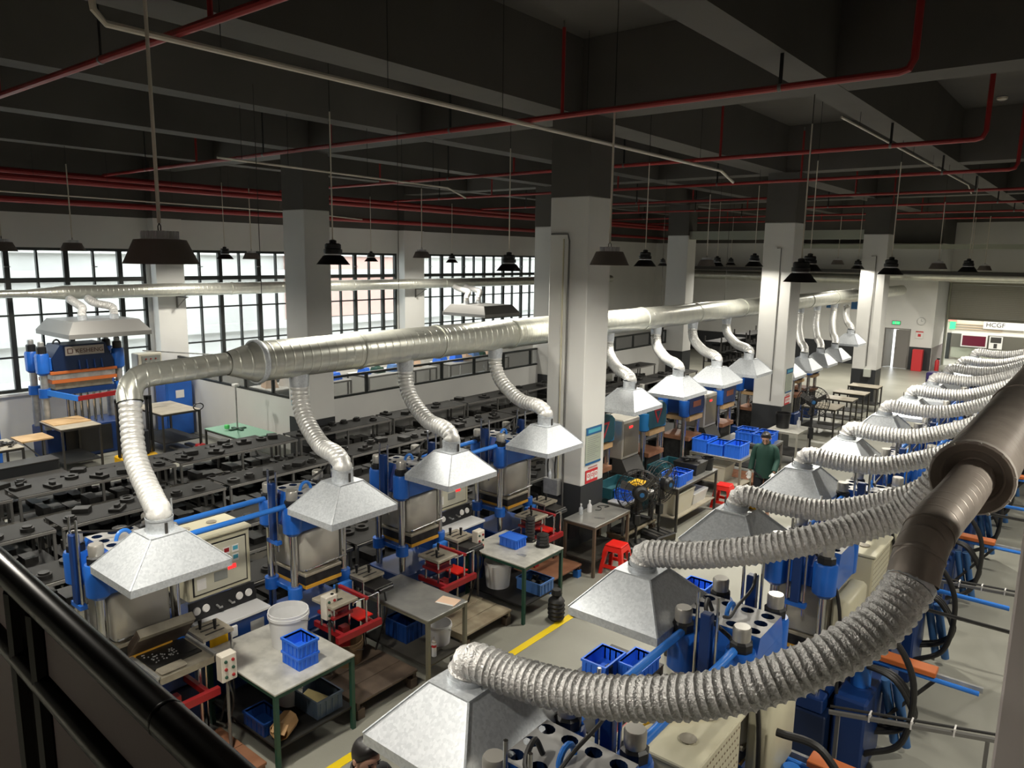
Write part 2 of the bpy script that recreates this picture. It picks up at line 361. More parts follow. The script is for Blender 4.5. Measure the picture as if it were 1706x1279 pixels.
# partition of the room by the windows: white low wall, black frame, hazy panes
PX = -13.55
S('wall_partition', MB().box(PX-.06,PX+.06,10.0,21.5,0,1.46).box(PX-.06,PX+.06,22.6,26.4,0,1.46), M['white'])
S('wall_partition_front', MB().box(-19.68,-13.8,9.70,9.82,0,1.44), M['white'])
def glazing(wname, p0, p1, z0, z1, n):
    w = bpy.data.objects.new(wname, None); COL.objects.link(w); w.location = p0; w['kind'] = 'structure'
    L = math.hypot(p1[0]-p0[0], p1[1]-p0[1]); w.rotation_euler = (0,0,math.atan2(p1[1]-p0[1], p1[0]-p0[0]))
    MB().box(0,L,-.035,.035,z0,z0+.05).build('bottom_rail', M['winframe'], w); MB().box(0,L,-.035,.035,z1-.05,z1).build('top_rail', M['winframe'], w)
    cw = L/n
    for i in range(n+1): MB().box(i*cw-.03,i*cw+.03,-.034,.034,z0+.05,z1-.05).build('post', M['winframe'], w)
    for i in range(n): MB().box(i*cw+.03,(i+1)*cw-.03,-.006,.006,z0+.05,z1-.05).build('pane', M['ppane'], w, smooth=None)
glazing('window_4', (PX,10.05,0), (PX,21.5,0), 1.46, 1.98, 9)
glazing('window_5', (PX,22.6,0), (PX,26.4,0), 1.46, 1.98, 3)
glazing('window_6', (-19.6,9.76,0), (-13.85,9.76,0), 1.44, 1.96, 5)
# yellow tape
S('trim_4', MB().box(-4.22,-4.12,2.5,30,.001,.004), M['yellow']) if False else S('trim_4', MB().box(-5.18,-5.08,-1,33,.001,.004), M['yellow'])
S('trim_5', MB().box(-3.72,-3.62,-1,33,.001,.004), M['yellow']) if False else None
# railing in front of the camera
r = T('balcony_railing', 'dark bronze railing with mauve panels in the near left corner', 'railing', (0,.33,3.05), -.04)
MB().tube([(-5.5,0,1.115),(-.802,0,1.115)], .022, 16).build('top_rail', M['railing'], r)
MB().tube([(-.798,0,1.115),(-.3,0,1.115)], .022, 16).build('top_rail', M['railing'], r)
MB().lathe([(.0223,-.003),(.0228,0),(.0223,.003)], 16).xf(Matrix.Translation((-.80,0,1.115)) @ Matrix.Rotation(PI/2,4,'Y')).build('rail_joint', M['railing'], r)
MB().tube([(-5.5,0,.98),(-.3,0,.98)], .023, 12).build('middle_rail', M['railing'], r)
MB().tube([(-5.5,0,.12),(-.3,0,.12)], .02, 12).build('bottom_rail', M['railing'], r)
for x in (-1.345,-1.235,-2.66,-2.54,-3.96,-3.84):
    MB().cyl((x,0,.0),(x,0,1.10), .022, n=10).build('post', M['railing'], r)
for a, b in ((-5.4,-3.99),(-3.81,-2.69),(-2.51,-1.375),(-1.205,-.35)):
    MB().box(a,b,-.006,.006,1.006,1.089).build('panel', M['railpanel'], r)
    MB().box(a,b,-.006,.006,.145,.954).build('panel', M['railpanel'], r)
# outside: pale building beyond the windows
b = T('facade_building', 'pale building facade seen blurred through the windows', 'building', (-31,15,0))
MB().box(-1,0,-24,40,-1,12).build('wall', M['facade'], b)
for z in (1.2,3.6,4.6): MB().box(0,.25,-24,40,z,z+.35).build('ledge', M['facade'], b)
MB().box(.0,.12,6,15,1.6,9).build('brick_panel', M['brick'], b)
for i in range(14):
    f_ = MB().box(0,.08,-20+i*4,-18.2+i*4,4.98,6.7).build('window', mat('grey_window_glass%d' % i, (.35,.36,.36), .3) if i == 0 else M['greyframe'], b)
    MB().box(.08,.12,-20+i*4+.15,-19.2+i*4,5.1,6.6).build('pane', M['facade'], f_)
S('ground_outside', MB().box(-60,-19.95,-40,70,-.3,-.1), M['facade'])
S('ground_yard', MB().box(-19.9,12,44,70,-.3,-.05), M['floor'])
# hall beyond the shutter
OY = 42.5
oh = T('office_front', 'pale office front beyond the roller shutter', 'building', (-5,OY,0))
wpal = mat('pale_beige_wall', (.64,.60,.52), .6); sage = mat('sage_counter', (.37,.39,.31), .5)
MB().box(-3.5,14,0,.2,0,4.2).build('wall', wpal, oh)
MB().box(-1.05,9,-.12,-.001,.1,.62).build('counter_front', sage, oh)
MB().box(-1.1,9,-.14,-.001,.62,1.28).build('dark_panel', mat('grey_brown_band', (.11,.105,.085), .5), oh)
for z in (1.5,1.62,1.74): MB().box(-1.05,1.0,-.04,-.001,z,z+.03).build('moulding', mat('tan_moulding%d' % int(z*100), (.42,.31,.19), .5), oh)
MB().box(-1.1,9,-.1,-.001,1.29,1.38).build('ledge', M['white'], oh)
MB().box(-1.28,-1.12,-.1,-.001,0,1.3).build('post', M['winframe'], oh)
fx = T('added_strip_fixture', 'added unseen strip light over the office front beyond the shutter', 'lamp', (-3.5,41.2,3.7))  # unseen fixture and light, added to brighten the space beyond the shutter
MB().box(-2.2,2.2,-.08,.08,0,.10,.01).build('housing', M['white'], fx); MB().box(-2.15,2.15,-.05,.05,-.03,-.001).build('diffuser', M['ivory'], fx)
for x in (-2,2): MB().cyl((x,0,.1),(x,0,.5), .008, n=6).build('rod', M['greyframe'], fx)
MB().box(-2.3,2.3,-.1,1.5,.5,.56).build('bracket', M['white'], fx)
_l = bpy.data.lights.new('added_fill_light', 'AREA'); _l.shape = 'RECTANGLE'; _l.size = 4.2; _l.size_y = .1; _l.energy = 150; _l.color = (1,.93,.82)
_o = bpy.data.objects.new('added_fill_light', _l); COL.objects.link(_o); _o.parent = fx; _o.location = (0,0,-.04)
q = T('led_display', 'dark red led display with white frame beyond the shutter', 'display', (-5.1,OY-.15,.68))
MB().box(-.55,.55,-.08,-.0,0,.62).build('frame', M['white'], q); MB().box(-.49,.49,-.09,-.081,.06,.55).build('screen', M['leddisp'], q)
q = T('wall_terminal', 'white terminal box with dark screen beside the red display', 'terminal', (-4.2,OY-.15,.66))
MB().box(-.27,.27,-.06,0,0,.6).build('body', M['white'], q); MB().box(-.22,.22,-.066,-.061,.3,.57).build('screen', M['frame'], q)
MB().box(-.07,.07,-.066,-.061,.04,.26).build('keypad', M['frame'], q)
q = T('exit_lamp', 'small green sign with red strip above the office post', 'sign', (-6.1,OY-.02,1.65))
MB().box(-.12,.12,-.04,0,-.15,.2).build('panel', M['exit'], q); MB().box(-.3,.16,-.03,0,.21,.42).build('strip', mat('salmon_strip', (.75,.32,.25), .5), q)
# ================================================================ CEILING SERVICES
ORD = ['first','second','third','fourth','fifth','sixth','seventh','eighth','ninth','tenth','eleventh','twelfth','thirteenth','fourteenth']
for i, y in enumerate([3.2, 7.8, 12.5, 16.7, 21.0, 25.2, 29.4, 33.4]):
    t = T('sprinkler_pipe', 'red sprinkler pipe across the ceiling, %s from the railing' % ORD[i], 'pipe', (0,y,6.42), 0, 'red sprinkler pipes under the ceiling')
    MB().tube([(-18.5,0,0),(-1.78,0,0),(-1.70,0,.02),(-1.66,0,.10),(-1.65,0,1.37)], .035, 10).build('pipe_run', M['pipered'], t)
    for x in (-5.55,-10.1,-14.3): 
        MB().cyl((x,0,.03),(x,0,1.02), .022, n=8).build('riser', M['pipered'], t)
        MB().cyl((x,0,1.02),(x,0,1.10), .012, n=6).build('sprinkler_head', M['greyframe'], t)
    for x in (-2.87,-7.45,-12.0,-16.4):
        MB().box(x-.018,x+.018,-.004,.004,.035,.9).build('hanger', M['black'], t)
        MB().lathe([(.036,-.018),(.040,-.018),(.040,.018),(.036,.018)], 12).xf(Matrix.Translation((x,0,0)) @ Matrix.Rotation(PI/2,4,'Y')).build('clamp', M['greyframe'], t)
for i, (x, z) in enumerate([(-18.5,6.35),(-18.9,5.78),(-17.6,6.15)]):
    o = MB().tube([(x,-4.9,z),(x,36.6,z)], .07, 10).build('main_pipe', M['pipered'])
    tag(o, ['red fire main joining the sprinkler pipes along the window side','lowest red fire main running just above the windows','red fire main set inward from the window wall'][i], 'pipe', 'red fire mains')
def conduit(pts, label, r=.016):
    t = T('conduit', label, 'conduit', pts[1]); q = [tuple(Vector(p)-Vector(pts[1])) for p in pts]
    MB().tube(q, r, 8).build('tube', M['ivory'], t)
    for k in range(6):
        f_ = (k+.5)/6; a, b = Vector(q[-3]), Vector(q[-2]); p = a.lerp(b, f_)
        MB().cyl(tuple(p), (p.x,p.y,7.79-pts[1][2]), .004, n=5).build('hanger_wire', M['black'], t)
conduit([(-6.05,2.55,6.62),(-6.05,2.57,6.44),(-6.05,2.65,6.36),(-6.05,13.7,6.36),(-6.05,14.3,6.2)], 'long white conduit clipped under the beam above the left hoods', .027)
conduit([(-9.9,5.7,6.0),(-9.9,10.3,5.95),(-9.9,10.8,5.8)], 'white conduit above the storage racks')
conduit([(-3.03,10.5,6.55),(-3.03,21,6.55),(-3.03,21.6,6.4)], 'white conduit under the beam over the right row')
conduit([(-18.2,4,5.9),(-18.2,13,5.85),(-18.0,15,5.75)], 'sagging white cable along the window wall')
o = MB().lathe([(.0,-.06),(.05,-.058),(.085,-.04),(.095,0)], 16).build('smoke_detector', M['ivory'], None, (-2.08,17.14,7.79)); tag(o, 'round white smoke detector on the ceiling', 'detector')

# ---- high-bay lamps
def lamp_light(parent, z, k=1.0):
    ld = bpy.data.lights.new('lamp_light', 'AREA'); ld.shape = 'DISK'; ld.size = .26; ld.energy = LAMP_W*k; ld.color = (1.0,.95,.84); ld.spread = math.radians(165)
    lo = bpy.data.objects.new('lamp_light', ld); COL.objects.link(lo); lo.parent = parent; lo.location = (0,0,z)
def wide_lamp(loc, label, top=6.4, lit=True):
    t = T('high_bay_lamp', label, 'lamp', loc, 0, 'brown bell lamps')
    MB().lathe([(.235,-.075),(.24,-.08),(.165,.08),(.12,.085),(.12,.078),(.158,.072),(.228,-.075)], 28).build('shade', M['bronze'], t, smooth=40)
    f_ = MB().lathe([(.105,.086),(.105,.135),(.03,.14)], 28, cap1=True)
    f_.build('heat_sink', M['lampwhite'], t)
    fn = MB()
    for k in range(28):
        a = 2*PI*k/28; fn.rbox((math.cos(a)*.112,math.sin(a)*.112,.112), (.016,.005,.05), (0,0,a))
    fn.build('fins', M['lampwhite'], t)
    MB().tube([(.018,0,.14),(.02,0,.17),(0,0,.19),(-.02,0,.17),(-.018,0,.14)], .004, 6).build('hook', M['black'], t)
    MB().cyl((0,0,.19),(0,0,top-loc[2]), .013, n=8).build('rod', M['ivory'], t); MB().cyl((0,0,top-loc[2]),(0,0,7.8-loc[2]), .005, n=5).build('hanger_wire', M['black'], t)
    MB().lathe([(.0,.04),(.10,.036)], 20).build('diffuser', M['ivory'], t)
    if lit: lamp_light(t, -.07, lit)
    return t
def black_lamp(loc, label, top=6.4, lit=True):
    t = T('high_bay_lamp', label, 'lamp', loc, 0, 'black stepped lamps')
    MB().lathe([(.205,-.08),(.21,-.085),(.20,-.075),(.125,.02),(.10,.03),(.10,.022),(.118,.012),(.195,-.078)], 24).build('reflector', M['black'], t, smooth=40)
    MB().lathe([(.095,.03),(.095,.04),(.10,.04),(.10,.045)], 24).build('collar', M['lampwhite'], t)
    MB().lathe([(.092,.045),(.115,.05),(.115,.10),(.10,.105)], 24, cap1=True).build('heat_sink', M['black'], t)
    MB().lathe([(.085,.105),(.10,.11),(.10,.16),(.08,.175)], 24, cap1=True).build('driver_housing', M['black'], t)
    MB().lathe([(.045,.175),(.045,.21),(.02,.22)], 14, cap1=True).build('cap', M['black'], t)
    MB().cyl((0,0,.22),(0,0,top-loc[2]), .009, n=8).build('rod', M['ivory'], t); MB().cyl((0,0,top-loc[2]),(0,0,7.8-loc[2]), .005, n=5).build('hanger_wire', M['black'], t)
    if lit: lamp_light(t, -.07, lit)
    return t
WL = [((-5.06,2.47,4.70),'large brown bell lamp nearest the railing',1.0),((-4.83,7.85,4.70),'brown bell lamp in front of the nearest white column',.65),
 ((-16.6,6.3,4.77),'brown bell lamp above the press with the name plate',1),((-15.6,4.75,4.75),'brown bell lamp cut by the left picture edge',1),((-14.2,13.8,4.72),'brown bell lamp before the second window bay',1),
 ((-18.3,11.4,4.62),'small brown bell lamp close to the second window bay',0),((-8.6,18.9,4.62),'pale brown bell lamp between the two white columns',1),
 ((-8.4,30.2,4.68),'distant pale brown bell lamp left of the third column',2.6),((-4.02,24.3,4.62),'brown bell lamp over the far end of the right row',1.9),((-3.8,32,4.55),'grey bell lamp in front of the shutter',3.5)]
for p, l, on_ in WL: wide_lamp(p, l, lit=on_)
BL = [((-7.65,5.9,4.66),'black stepped lamp above the front end of the left duct',1),((-7.75,9.5,4.56),'black stepped lamp just left of the nearest column',1),((-17.4,10.1,4.63),'small black stepped lamp before the window left of the second column',1),
 ((-17.5,14.9,4.59),'small black stepped lamp before the second window bay',1),((-17.3,18.2,4.57),'small black stepped lamp at the third window bay',1),((-6.8,12.3,4.65),'black stepped lamp right of the nearest column',1),
 ((-14.5,27.7,4.52),'tiny black stepped lamp near the far wall column',0),((-9.4,21.4,4.6),'small black stepped lamp, left of a pair in the middle distance',1),((-12.2,29.1,4.59),'tiny black stepped lamp, right of a pair in the middle distance',2.0),
 ((-6.64,17.2,4.65),'black stepped lamp left of the second column',.4),((-3.2,9.9,4.52),'black stepped lamp before the second column, lower of two',1),((-4.22,13.5,4.62),'black stepped lamp before the second column, behind another',1),
 ((-6.6,26.0,4.57),'small black stepped lamp left of the third column',.35),((-3.11,14.4,4.58),'black stepped lamp right of the third column',1),((-4.3,32.4,4.57),'tiny black stepped lamp over the shutter',0),
 ((-2.7,20.0,4.6),'black stepped lamp over the middle of the right row',1),((-2.9,6.0,5.2),'black stepped lamp over the near right presses',1)]
for p, l, on_ in BL[:-1]: black_lamp(p, l, lit=on_)
for p, l in [((-3.3,.75,4.8),'added unseen black stepped lamp beside the railing, left of the camera'),((1.3,5.0,4.7),'added black stepped lamp outside the right picture edge, nearest'),((1.3,10,4.7),'added black stepped lamp outside the right picture edge, middle'),
             ((1.3,15,4.7),'added black stepped lamp outside the right picture edge, farthest'),((-7.7,1.0,4.7),'added black stepped lamp outside the left picture edge near the racks'),((-12.2,2.0,4.7),'added black stepped lamp outside the left picture edge, far over the racks')]: black_lamp(p, l, lit=(.7 if p[0] > -4 else .9) if p[0] < 0 else 1.2)  # lamps out of view, added to brighten the near part of the hall

# ================================================================ DUCTS
def bez(p, n=24):
    P = [Vector(q) for q in p]; out = []
    for i in range(n+1):
        t = i/n; out.append(P[0]*(1-t)**3 + P[1]*3*t*(1-t)**2 + P[2]*3*t*t*(1-t) + P[3]*t**3)
    return out
def catmull(pts, n=10):
    P = [Vector(p) for p in pts]; P = [P[0]*2-P[1]] + P + [P[-1]*2-P[-2]]; out = []
    for i in range(1, len(P)-2):
        for k in range(n):
            t = k/n; a, b, c, d = P[i-1], P[i], P[i+1], P[i+2]
            out.append(.5*((2*b)+(c-a)*t+(2*a-5*b+4*c-d)*t*t+(3*b-a-3*c+d)*t**3))
    out.append(P[-2]); return out
def flex_mesh(path, r, pitch=.050, n=18, prof=((0,1.055),(.13,1.02),(.30,.955),(.65,.935),(.88,.98))):
    L = [0.0]
    for a, b in zip(path, path[1:]): L.append(L[-1]+(b-a).length)
    def at(s):
        for i in range(len(L)-1):
            if s <= L[i+1]: return path[i].lerp(path[i+1], (s-L[i])/max(L[i+1]-L[i],1e-9))
        return path[-1]
    N = int(L[-1]/pitch); pts = []; rr = []
    for i in range(N):
        for fr, m in prof: pts.append(at((i+fr)*L[-1]/N)); rr.append(r*m*(1+random.uniform(-.012,.012)))
    pts.append(path[-1]); rr.append(r)
    mb = MB().tube(pts, rr, n, caps=False)
    mb.v = [(x+random.uniform(-.0014,.0014), y+random.uniform(-.0014,.0014), z+random.uniform(-.0014,.0014)) for x, y, z in mb.v]
    return mb
RIBA = ((0,.915),(.10,.985),(.28,1.045),(.55,1.055),(.78,1.02),(.92,.94))
def flex(name, path, r, label, group, left=False):
    t = T(name, label, 'duct', tuple(path[-1]), 0, group); o = path[-1]
    pl = [p-o for p in path]
    (flex_mesh(pl, r, .056, 18, RIBA).build('hose', M['foila'], t, smooth=75) if left else flex_mesh(pl, r, .042).build('hose', M['foil'], t, smooth=75))
    for e, dr in ((pl[0], pl[1]-pl[0]), (pl[-1], pl[-2]-pl[-1])):
        d_ = dr.normalized(); MB().tube([e, e+d_*.035], r*1.03, 18).build('clamp_band', M['galv'], t)
    return t
def spiral_duct(mb, p0, p1, r, rib=.12, n=28):
    p0 = Vector(p0); p1 = Vector(p1); L = (p1-p0).length; N = max(1, int(L/rib)); pts = []; rr = []
    return mb.tube([p0, p0.lerp(p1,.5), p1], r, n, caps=False)
def flange(p, r, axis, w=.03):
    R_ = Matrix.Rotation(PI/2,4,'X') if axis == 1 else Matrix.Rotation(PI/2,4,'Y')
    return MB().lathe([(r*.98,-w),(r*1.05,-w),(r*1.07,-w*.3),(r*1.07,w*.3),(r*1.05,w),(r*.98,w)], 28).xf(Matrix.Translation(p) @ R_)
# duct A, above the left row
AX, AZ, AR = -7.22, 3.53, .222
t = T('exhaust_duct', 'long bright spiral steel duct above the left row of hoods', 'duct', (AX,4.3,AZ))
ends = [4.5,5.9,7.3,8.9,10.8,13.0,15.4,18.0,20.6,23.2,25.8,28.4,31.0,35.7]
for a, b in zip(ends, ends[1:]): spiral_duct(MB(), (0,a-4.3,0), (0,b-4.3,0), AR).build('duct_section', M['duct'], t, smooth=40)
for e in ends[1:-1]: flange((0,e-4.3,0), AR, 1).build('flange', M['duct'], t)
flange((0,.2,0), AR*1.03, 1).build('flange', M['galv'], t)
MB().tube([(0,-.15,.015),(0,.2,0)], [.125,AR], 28, caps=False).build('reducer', M['duct'], t)
pth = [Vector((0,-.15,.015)),Vector((0,-.6,0)),Vector((0,-.98,-.01)),Vector((.005,-1.08,-.035)),Vector((.02,-1.15,-.09)),Vector((.05,-1.19,-.17)),Vector((.08,-1.2,-.24))]
MB().tube(pth, .118, 22, caps=False).build('elbow_pipe', M['duct'], t, smooth=50)
YF = [5.04,6.70,8.55,11.8,13.65,15.35,17.2]
for y in YF+[20.2,22.6,24.2,26.0]: MB().cyl((0,y-4.3,-.19),(0,y-4.3,-.34), .115, .105, 18, False).build('branch_collar', M['galv'], t)
for y in (4.6,6.6,10.0,13.8,17.0): MB().cyl((0,y-4.3,AR),(0,y-4.3,2.9), .004, n=5).build('hanger_wire', M['frame'], t)
# duct B, right edge
BX, BZc, BR = -.505, 3.52, .202
t = T('exhaust_duct', 'big dark brown duct at the right edge with round end cap', 'duct', (BX,4.72,BZc))
for a, b in [(0,.55),(.55,2.6),(2.6,5.2),(5.2,8.6),(8.6,12),(12,16),(16,20),(20,31)]: spiral_duct(MB(), (0,a,0), (0,b,0), BR, .1).build('duct_section', M['ductd'], t, smooth=40)
for e in (.03,2.6,5.2,8.6,12,16): flange((0,e,0), BR, 1, .022).build('flange', M['flange'] if e < 1 else M['ductd'], t)
MB().lathe([(.10,-.10),(BR*.97,.0),(BR*.985,.012),(BR,.012)], 28, (0,0,0), True).xf(Matrix.Rotation(PI/2,4,'X')).build('end_cap', M['ductd'], t)
bp = [Vector(v) for v in catmull([(0,.12,-.02),(-.01,-.30,-.035),(-.03,-.62,-.05),(-.05,-.86,-.09),(-.06,-.99,-.16),(-.065,-1.06,-.26)], 3)]
k_ = 9
MB().tube(bp[:k_+1], .112, 24, caps=False).build('branch_pipe', M['ductd'], t, smooth=50)
MB().tube(bp[k_:], .111, 24, caps=False).build('elbow', M['ductd'], t, smooth=50)
for q in (k_, 12): 
    d_ = (bp[q+1]-bp[q]).normalized(); MB().tube([bp[q]-d_*.006, bp[q]+d_*.006], .115, 24).build('seam', M['ductd'], t)
for k in range(10):
    a = 2*PI*k/10+.2; MB().cyl((BR*1.03*math.cos(a),-.02,BR*1.03*math.sin(a)),(BR*1.03*math.cos(a),-.005,BR*1.03*math.sin(a)), .009, n=6).build('bolt', M['nutgrey'], t)
b1_end = Vector((BX,4.72,BZc)) + bp[-1]; b1_dir = (bp[-1]-bp[-2]).normalized()
# duct C along the windows, duct E along the end wall
t = T('exhaust_duct', 'grey duct running along the window wall', 'duct', (-18.9,6.9,3.74))
for a, b in [(0,4.2),(4.2,8.4),(8.4,12.6),(12.6,16.8),(16.8,24)]: spiral_duct(MB(), (0,a,0), (0,b,0), .17, .2, 18).build('duct_section', M['duct'], t, smooth=40)
for e in (4.2,8.4,12.6,16.8): flange((0,e,0), .17, 1).build('flange', M['duct'], t)
MB().tube([(0,-.75,0),(0,0,0)], [.09,.17], 18, caps=False).build('reducer', M['duct'], t); MB().cyl((0,-5,0),(0,-.75,0), .09, n=16).build('thin_pipe', M['duct'], t)
for y in (2.9,11.6): MB().box(-.46,.1,y-.02,y+.02,-.22,-.18).box(-.475,-.445,y-.02,y+.02,-.5,-.18).beam((-.44,y,-.48),(.05,y,-.2),.02,.02).build('bracket', M['greyframe'], t)
t = T('exhaust_duct', 'wide duct across the far end wall', 'duct', (-18.3,36.2,3.95))
for a, b in [(0,5),(5,10),(10,14),(14,19)]:
    spiral_duct(MB(), (a,0,0 if a < 10 else .22), (b,0,0 if a < 10 else .22), .22, .3, 18).build('duct_section', M['duct'], t, smooth=40)
MB().box(.0,21,-.3,.3,.28,.42).build('dark_cover', M['frame'], t)

# ================================================================ HOODS
def hood(loc, rz, label, group, sx=.78, sy=.92, h=.34, top=.30, off=0.0, mat_=None, sh=.13):
    """rim at z=0 of loc; spout on top"""
    mat_ = mat_ or M['galv']
    t = T('extraction_hood', label, 'hood', loc, rz, group)
    a, b, c = sx/2, sy/2, top/2
    rm = MB()
    rm.frus(-a,a,-b,b,0, -a,a,-b,b,.065, False).frus(-a+.012,a-.012,-b+.012,b-.012,0, -a+.012,a-.012,-b+.012,b-.012,.065, False)
    rm.add([(-a,-b,0),(a,-b,0),(a,b,0),(-a,b,0),(-a+.012,-b+.012,0),(a-.012,-b+.012,0),(a-.012,b-.012,0),(-a+.012,b-.012,0)], [(0,1,5,4),(1,2,6,5),(2,3,7,6),(3,0,4,7)])
    rm.build('rim', mat_, t, smooth=None)
    cn = MB().frus(-a,a,-b,b,.065, off-c,off+c,-c,c,h, False); cn.frus(-a+.012,a-.012,-b+.012,b-.012,.065, off-c+.008,off+c-.008,-c+.008,c-.008,h-.01, False)
    cn.build('canopy', mat_, t, smooth=None)
    MB().box(off-c-.006,off+c+.006,-c-.006,c+.006,h-.004,h+.006).build('top_plate', mat_, t)
    for s1 in (-1,1):
        for s2 in (-1,1): MB().beam((s1*a,s2*b,.066),(off+s1*c,s2*c,h),.012,.012).build('hip_seam', mat_, t)
    MB().lathe([(.112,h),(.108,h+sh),(.113,h+sh),(.113,h+sh-.02)], 20, (off,0,0)).build('spout', mat_, t)
    MB().box(off+.115,off+.122,-.012,.012,h+.005,h+.10).build('bracket', M['frame'], t)
    return t
GA = 'galvanised hoods over the left row'; GB_ = 'galvanised hoods over the right row'
LA = [('galvanised hood nearest the railing in the left row',2.82,2.0),('second galvanised hood from the railing in the left row',4.76,2.0),('third galvanised hood from the railing in the left row',6.42,2.0),
      ('galvanised hood just left of the nearest white column',8.36,2.0),('galvanised hood just right of the nearest white column',10.72,2.22),('galvanised hood, second right of the nearest column',12.5,2.22),
      ('galvanised hood, third right of the nearest column',14.2,2.22),('galvanised hood touching the outline of the second column',15.9,2.22),
      ('grey hood half hidden behind the second column',19.15,1.76),('grey hood, second right of the second column',20.5,1.78),('white-lit hood, third right of the second column',21.9,1.78),
      ('white-lit hood, fourth right of the second column',23.3,1.80),('white-lit hood hanging highest before the third column',24.9,2.12)]
for i, (l, y, z) in enumerate(LA):
    far = i >= 4
    hx = -6.11 if i < 8 else -6.35
    hood((hx,y,z), 0, l, GA, .74, .87 if i < 4 else .96, .35)
    tipz = z+.35+.13; r = .098
    if i == 0: p0 = Vector((AX+.08,3.10,AZ-.24)); pts = [p0,(AX+.14,3.07,AZ-.40),(AX+.36,2.99,AZ-.72),(AX+.80,2.90,AZ-.94),(AX+1.05,2.84,AZ-1.0),(hx,y,tipz+.05),(hx,y,tipz-.01)]
    else:
        yf = (YF+[20.2,22.6,24.2,26.0,27.5])[i-1]; p0 = Vector((AX,yf,AZ-.33)); dz = p0.z-tipz; dx = hx-AX; dy = y-yf
        pts = [p0,(AX+.02,yf+dy*.03,p0.z-dz*.22),(AX+dx*.16,yf+dy*.2,p0.z-dz*.52),(AX+dx*.52,yf+dy*.55,p0.z-dz*.80),(AX+dx*.85,yf+dy*.86,p0.z-dz*.84),(hx-.01,y+dy*-.02,p0.z-dz*.93),(hx,y,tipz-.01)]
    if i != 9 or True: flex('flexible_duct', catmull(pts, 8), r, 'foil duct down to the %s' % l.replace('galvanised ',''), 'ribbed foil ducts of the left row', left=True)
LB = [2.86,4.87,6.72,8.66,10.5,12.6,14.5,16.5,18.2,19.9,22.0]
NB = ['large galvanised hood at the bottom edge beside the worker','second galvanised hood of the right row beneath a foil duct','third galvanised hood of the right row near the pedestal fans','fourth galvanised hood of the right row with a hot bright edge',
      'fifth galvanised hood of the right row, brightly lit','sixth galvanised hood of the right row','seventh galvanised hood of the right row','eighth galvanised hood of the right row','ninth galvanised hood of the right row','tenth galvanised hood of the right row','hood at the far end of the right row']
for i, y in enumerate(LB):
    z = 2.0; hx = -2.60
    hood((hx,y,z), PI, NB[i], GB_, .76, .88, .335, sh=.04)
    tip = z+.375
    if i == 0:
        e = b1_end; pts = [e, Vector((-.60,3.56,3.18)), Vector((-.67,3.41,3.08)), Vector((-.85,3.2,2.94)), Vector((-1.21,3.02,2.74)), Vector((-1.76,2.92,2.55)), Vector((-2.26,2.88,2.475)), Vector((hx+.11,y,2.475)), Vector((hx+.02,y,2.44)), Vector((hx,y,tip-.01))]
    else:
        ye = y + .22 if i > 1 else y+.45
        pts = [Vector((BX-BR+.02,ye,BZc-.10)), Vector((-.88,ye-.02,3.10 if i == 1 else 3.06)), Vector((-1.09,ye-.10,2.97 if i == 1 else 2.80)), Vector((-1.43,y+.13,2.83 if i == 1 else 2.61)), Vector((-1.8,y+.06,2.68 if i == 1 else 2.49)), Vector((-2.2,y+.02,2.55 if i == 1 else 2.465)), Vector((hx+.11,y,2.49)), Vector((hx+.02,y,2.45)), Vector((hx,y,tip-.01))]
    flex('flexible_duct', catmull(pts, 8), .10 if i else .105, 'foil duct to the %s' % NB[i].replace('galvanised ',''), 'ribbed foil ducts of the right row')
    if i == 2:
        o = MB().box(-.05,.05,-.02,.02,0,.05,.01).build('yellow_tag', M['yellowp'], None, (hx+.12,y+.08,z+.342)); tag(o, 'yellow tag on the third hood of the right row', 'tag')
M['hoodgrey'] = mat('grey_hood_sheet', (.24,.235,.225), .45, .3)
# rectangular hoods by the windows
def flat_hood(loc, label, fx):
    t = T('extraction_hood', label, 'hood', loc, 0, 'flat hoods by the windows')
    MB().frus(-.95,.95,-.9,.9,.10, -.95,.95,-.9,.9,0, False).build('rim', M['hoodgrey'], t, smooth=None)
    MB().frus(-.95,.95,-.9,.9,.10, -.75,.75,-.72,.72,.36).build('canopy', M['hoodgrey'], t, smooth=None)
    for (dx, dy) in fx: MB().lathe([(.10,.36),(.10,.45)], 16, (dx,dy,0)).build('spout', M['galv'], t)
    return t
flat_hood((-18.55,7.35,2.78), 'flat grey hood above the press with the name plate', [(.3,-.35),(.3,.35)])
for dy, s_, nm in ((-.35,6.95,'left'),(.35,7.35,'right')):
    flex('flexible_duct', catmull([Vector((-18.75,s_,3.60)), Vector((-18.5,s_+.05,3.5)), Vector((-18.3,7.35+dy*.9,3.42)), Vector((-18.25,7.35+dy,3.3)), Vector((-18.25,7.35+dy,3.22))], 6), .09, '%s smooth duct from the flat hood by the windows' % nm, 'ducts of the flat hoods')
flat_hood((-16.6,18.9,2.75), 'pale flat hood in front of the third window bay', [(-.4,-.3),(-.4,.3)])
for dy, nm in ((-.3,'left'),(.3,'right')):
    flex('flexible_duct', catmull([Vector((-18.8,20.2+dy,3.62)), Vector((-18.4,20.0+dy,3.55)), Vector((-17.3,19.3+dy,3.5)), Vector((-17.0,18.9+dy,3.35)), Vector((-17.0,18.9+dy,3.19))], 6), .09, '%s thin duct dropping to the pale flat hood' % nm, 'ducts of the flat hoods')
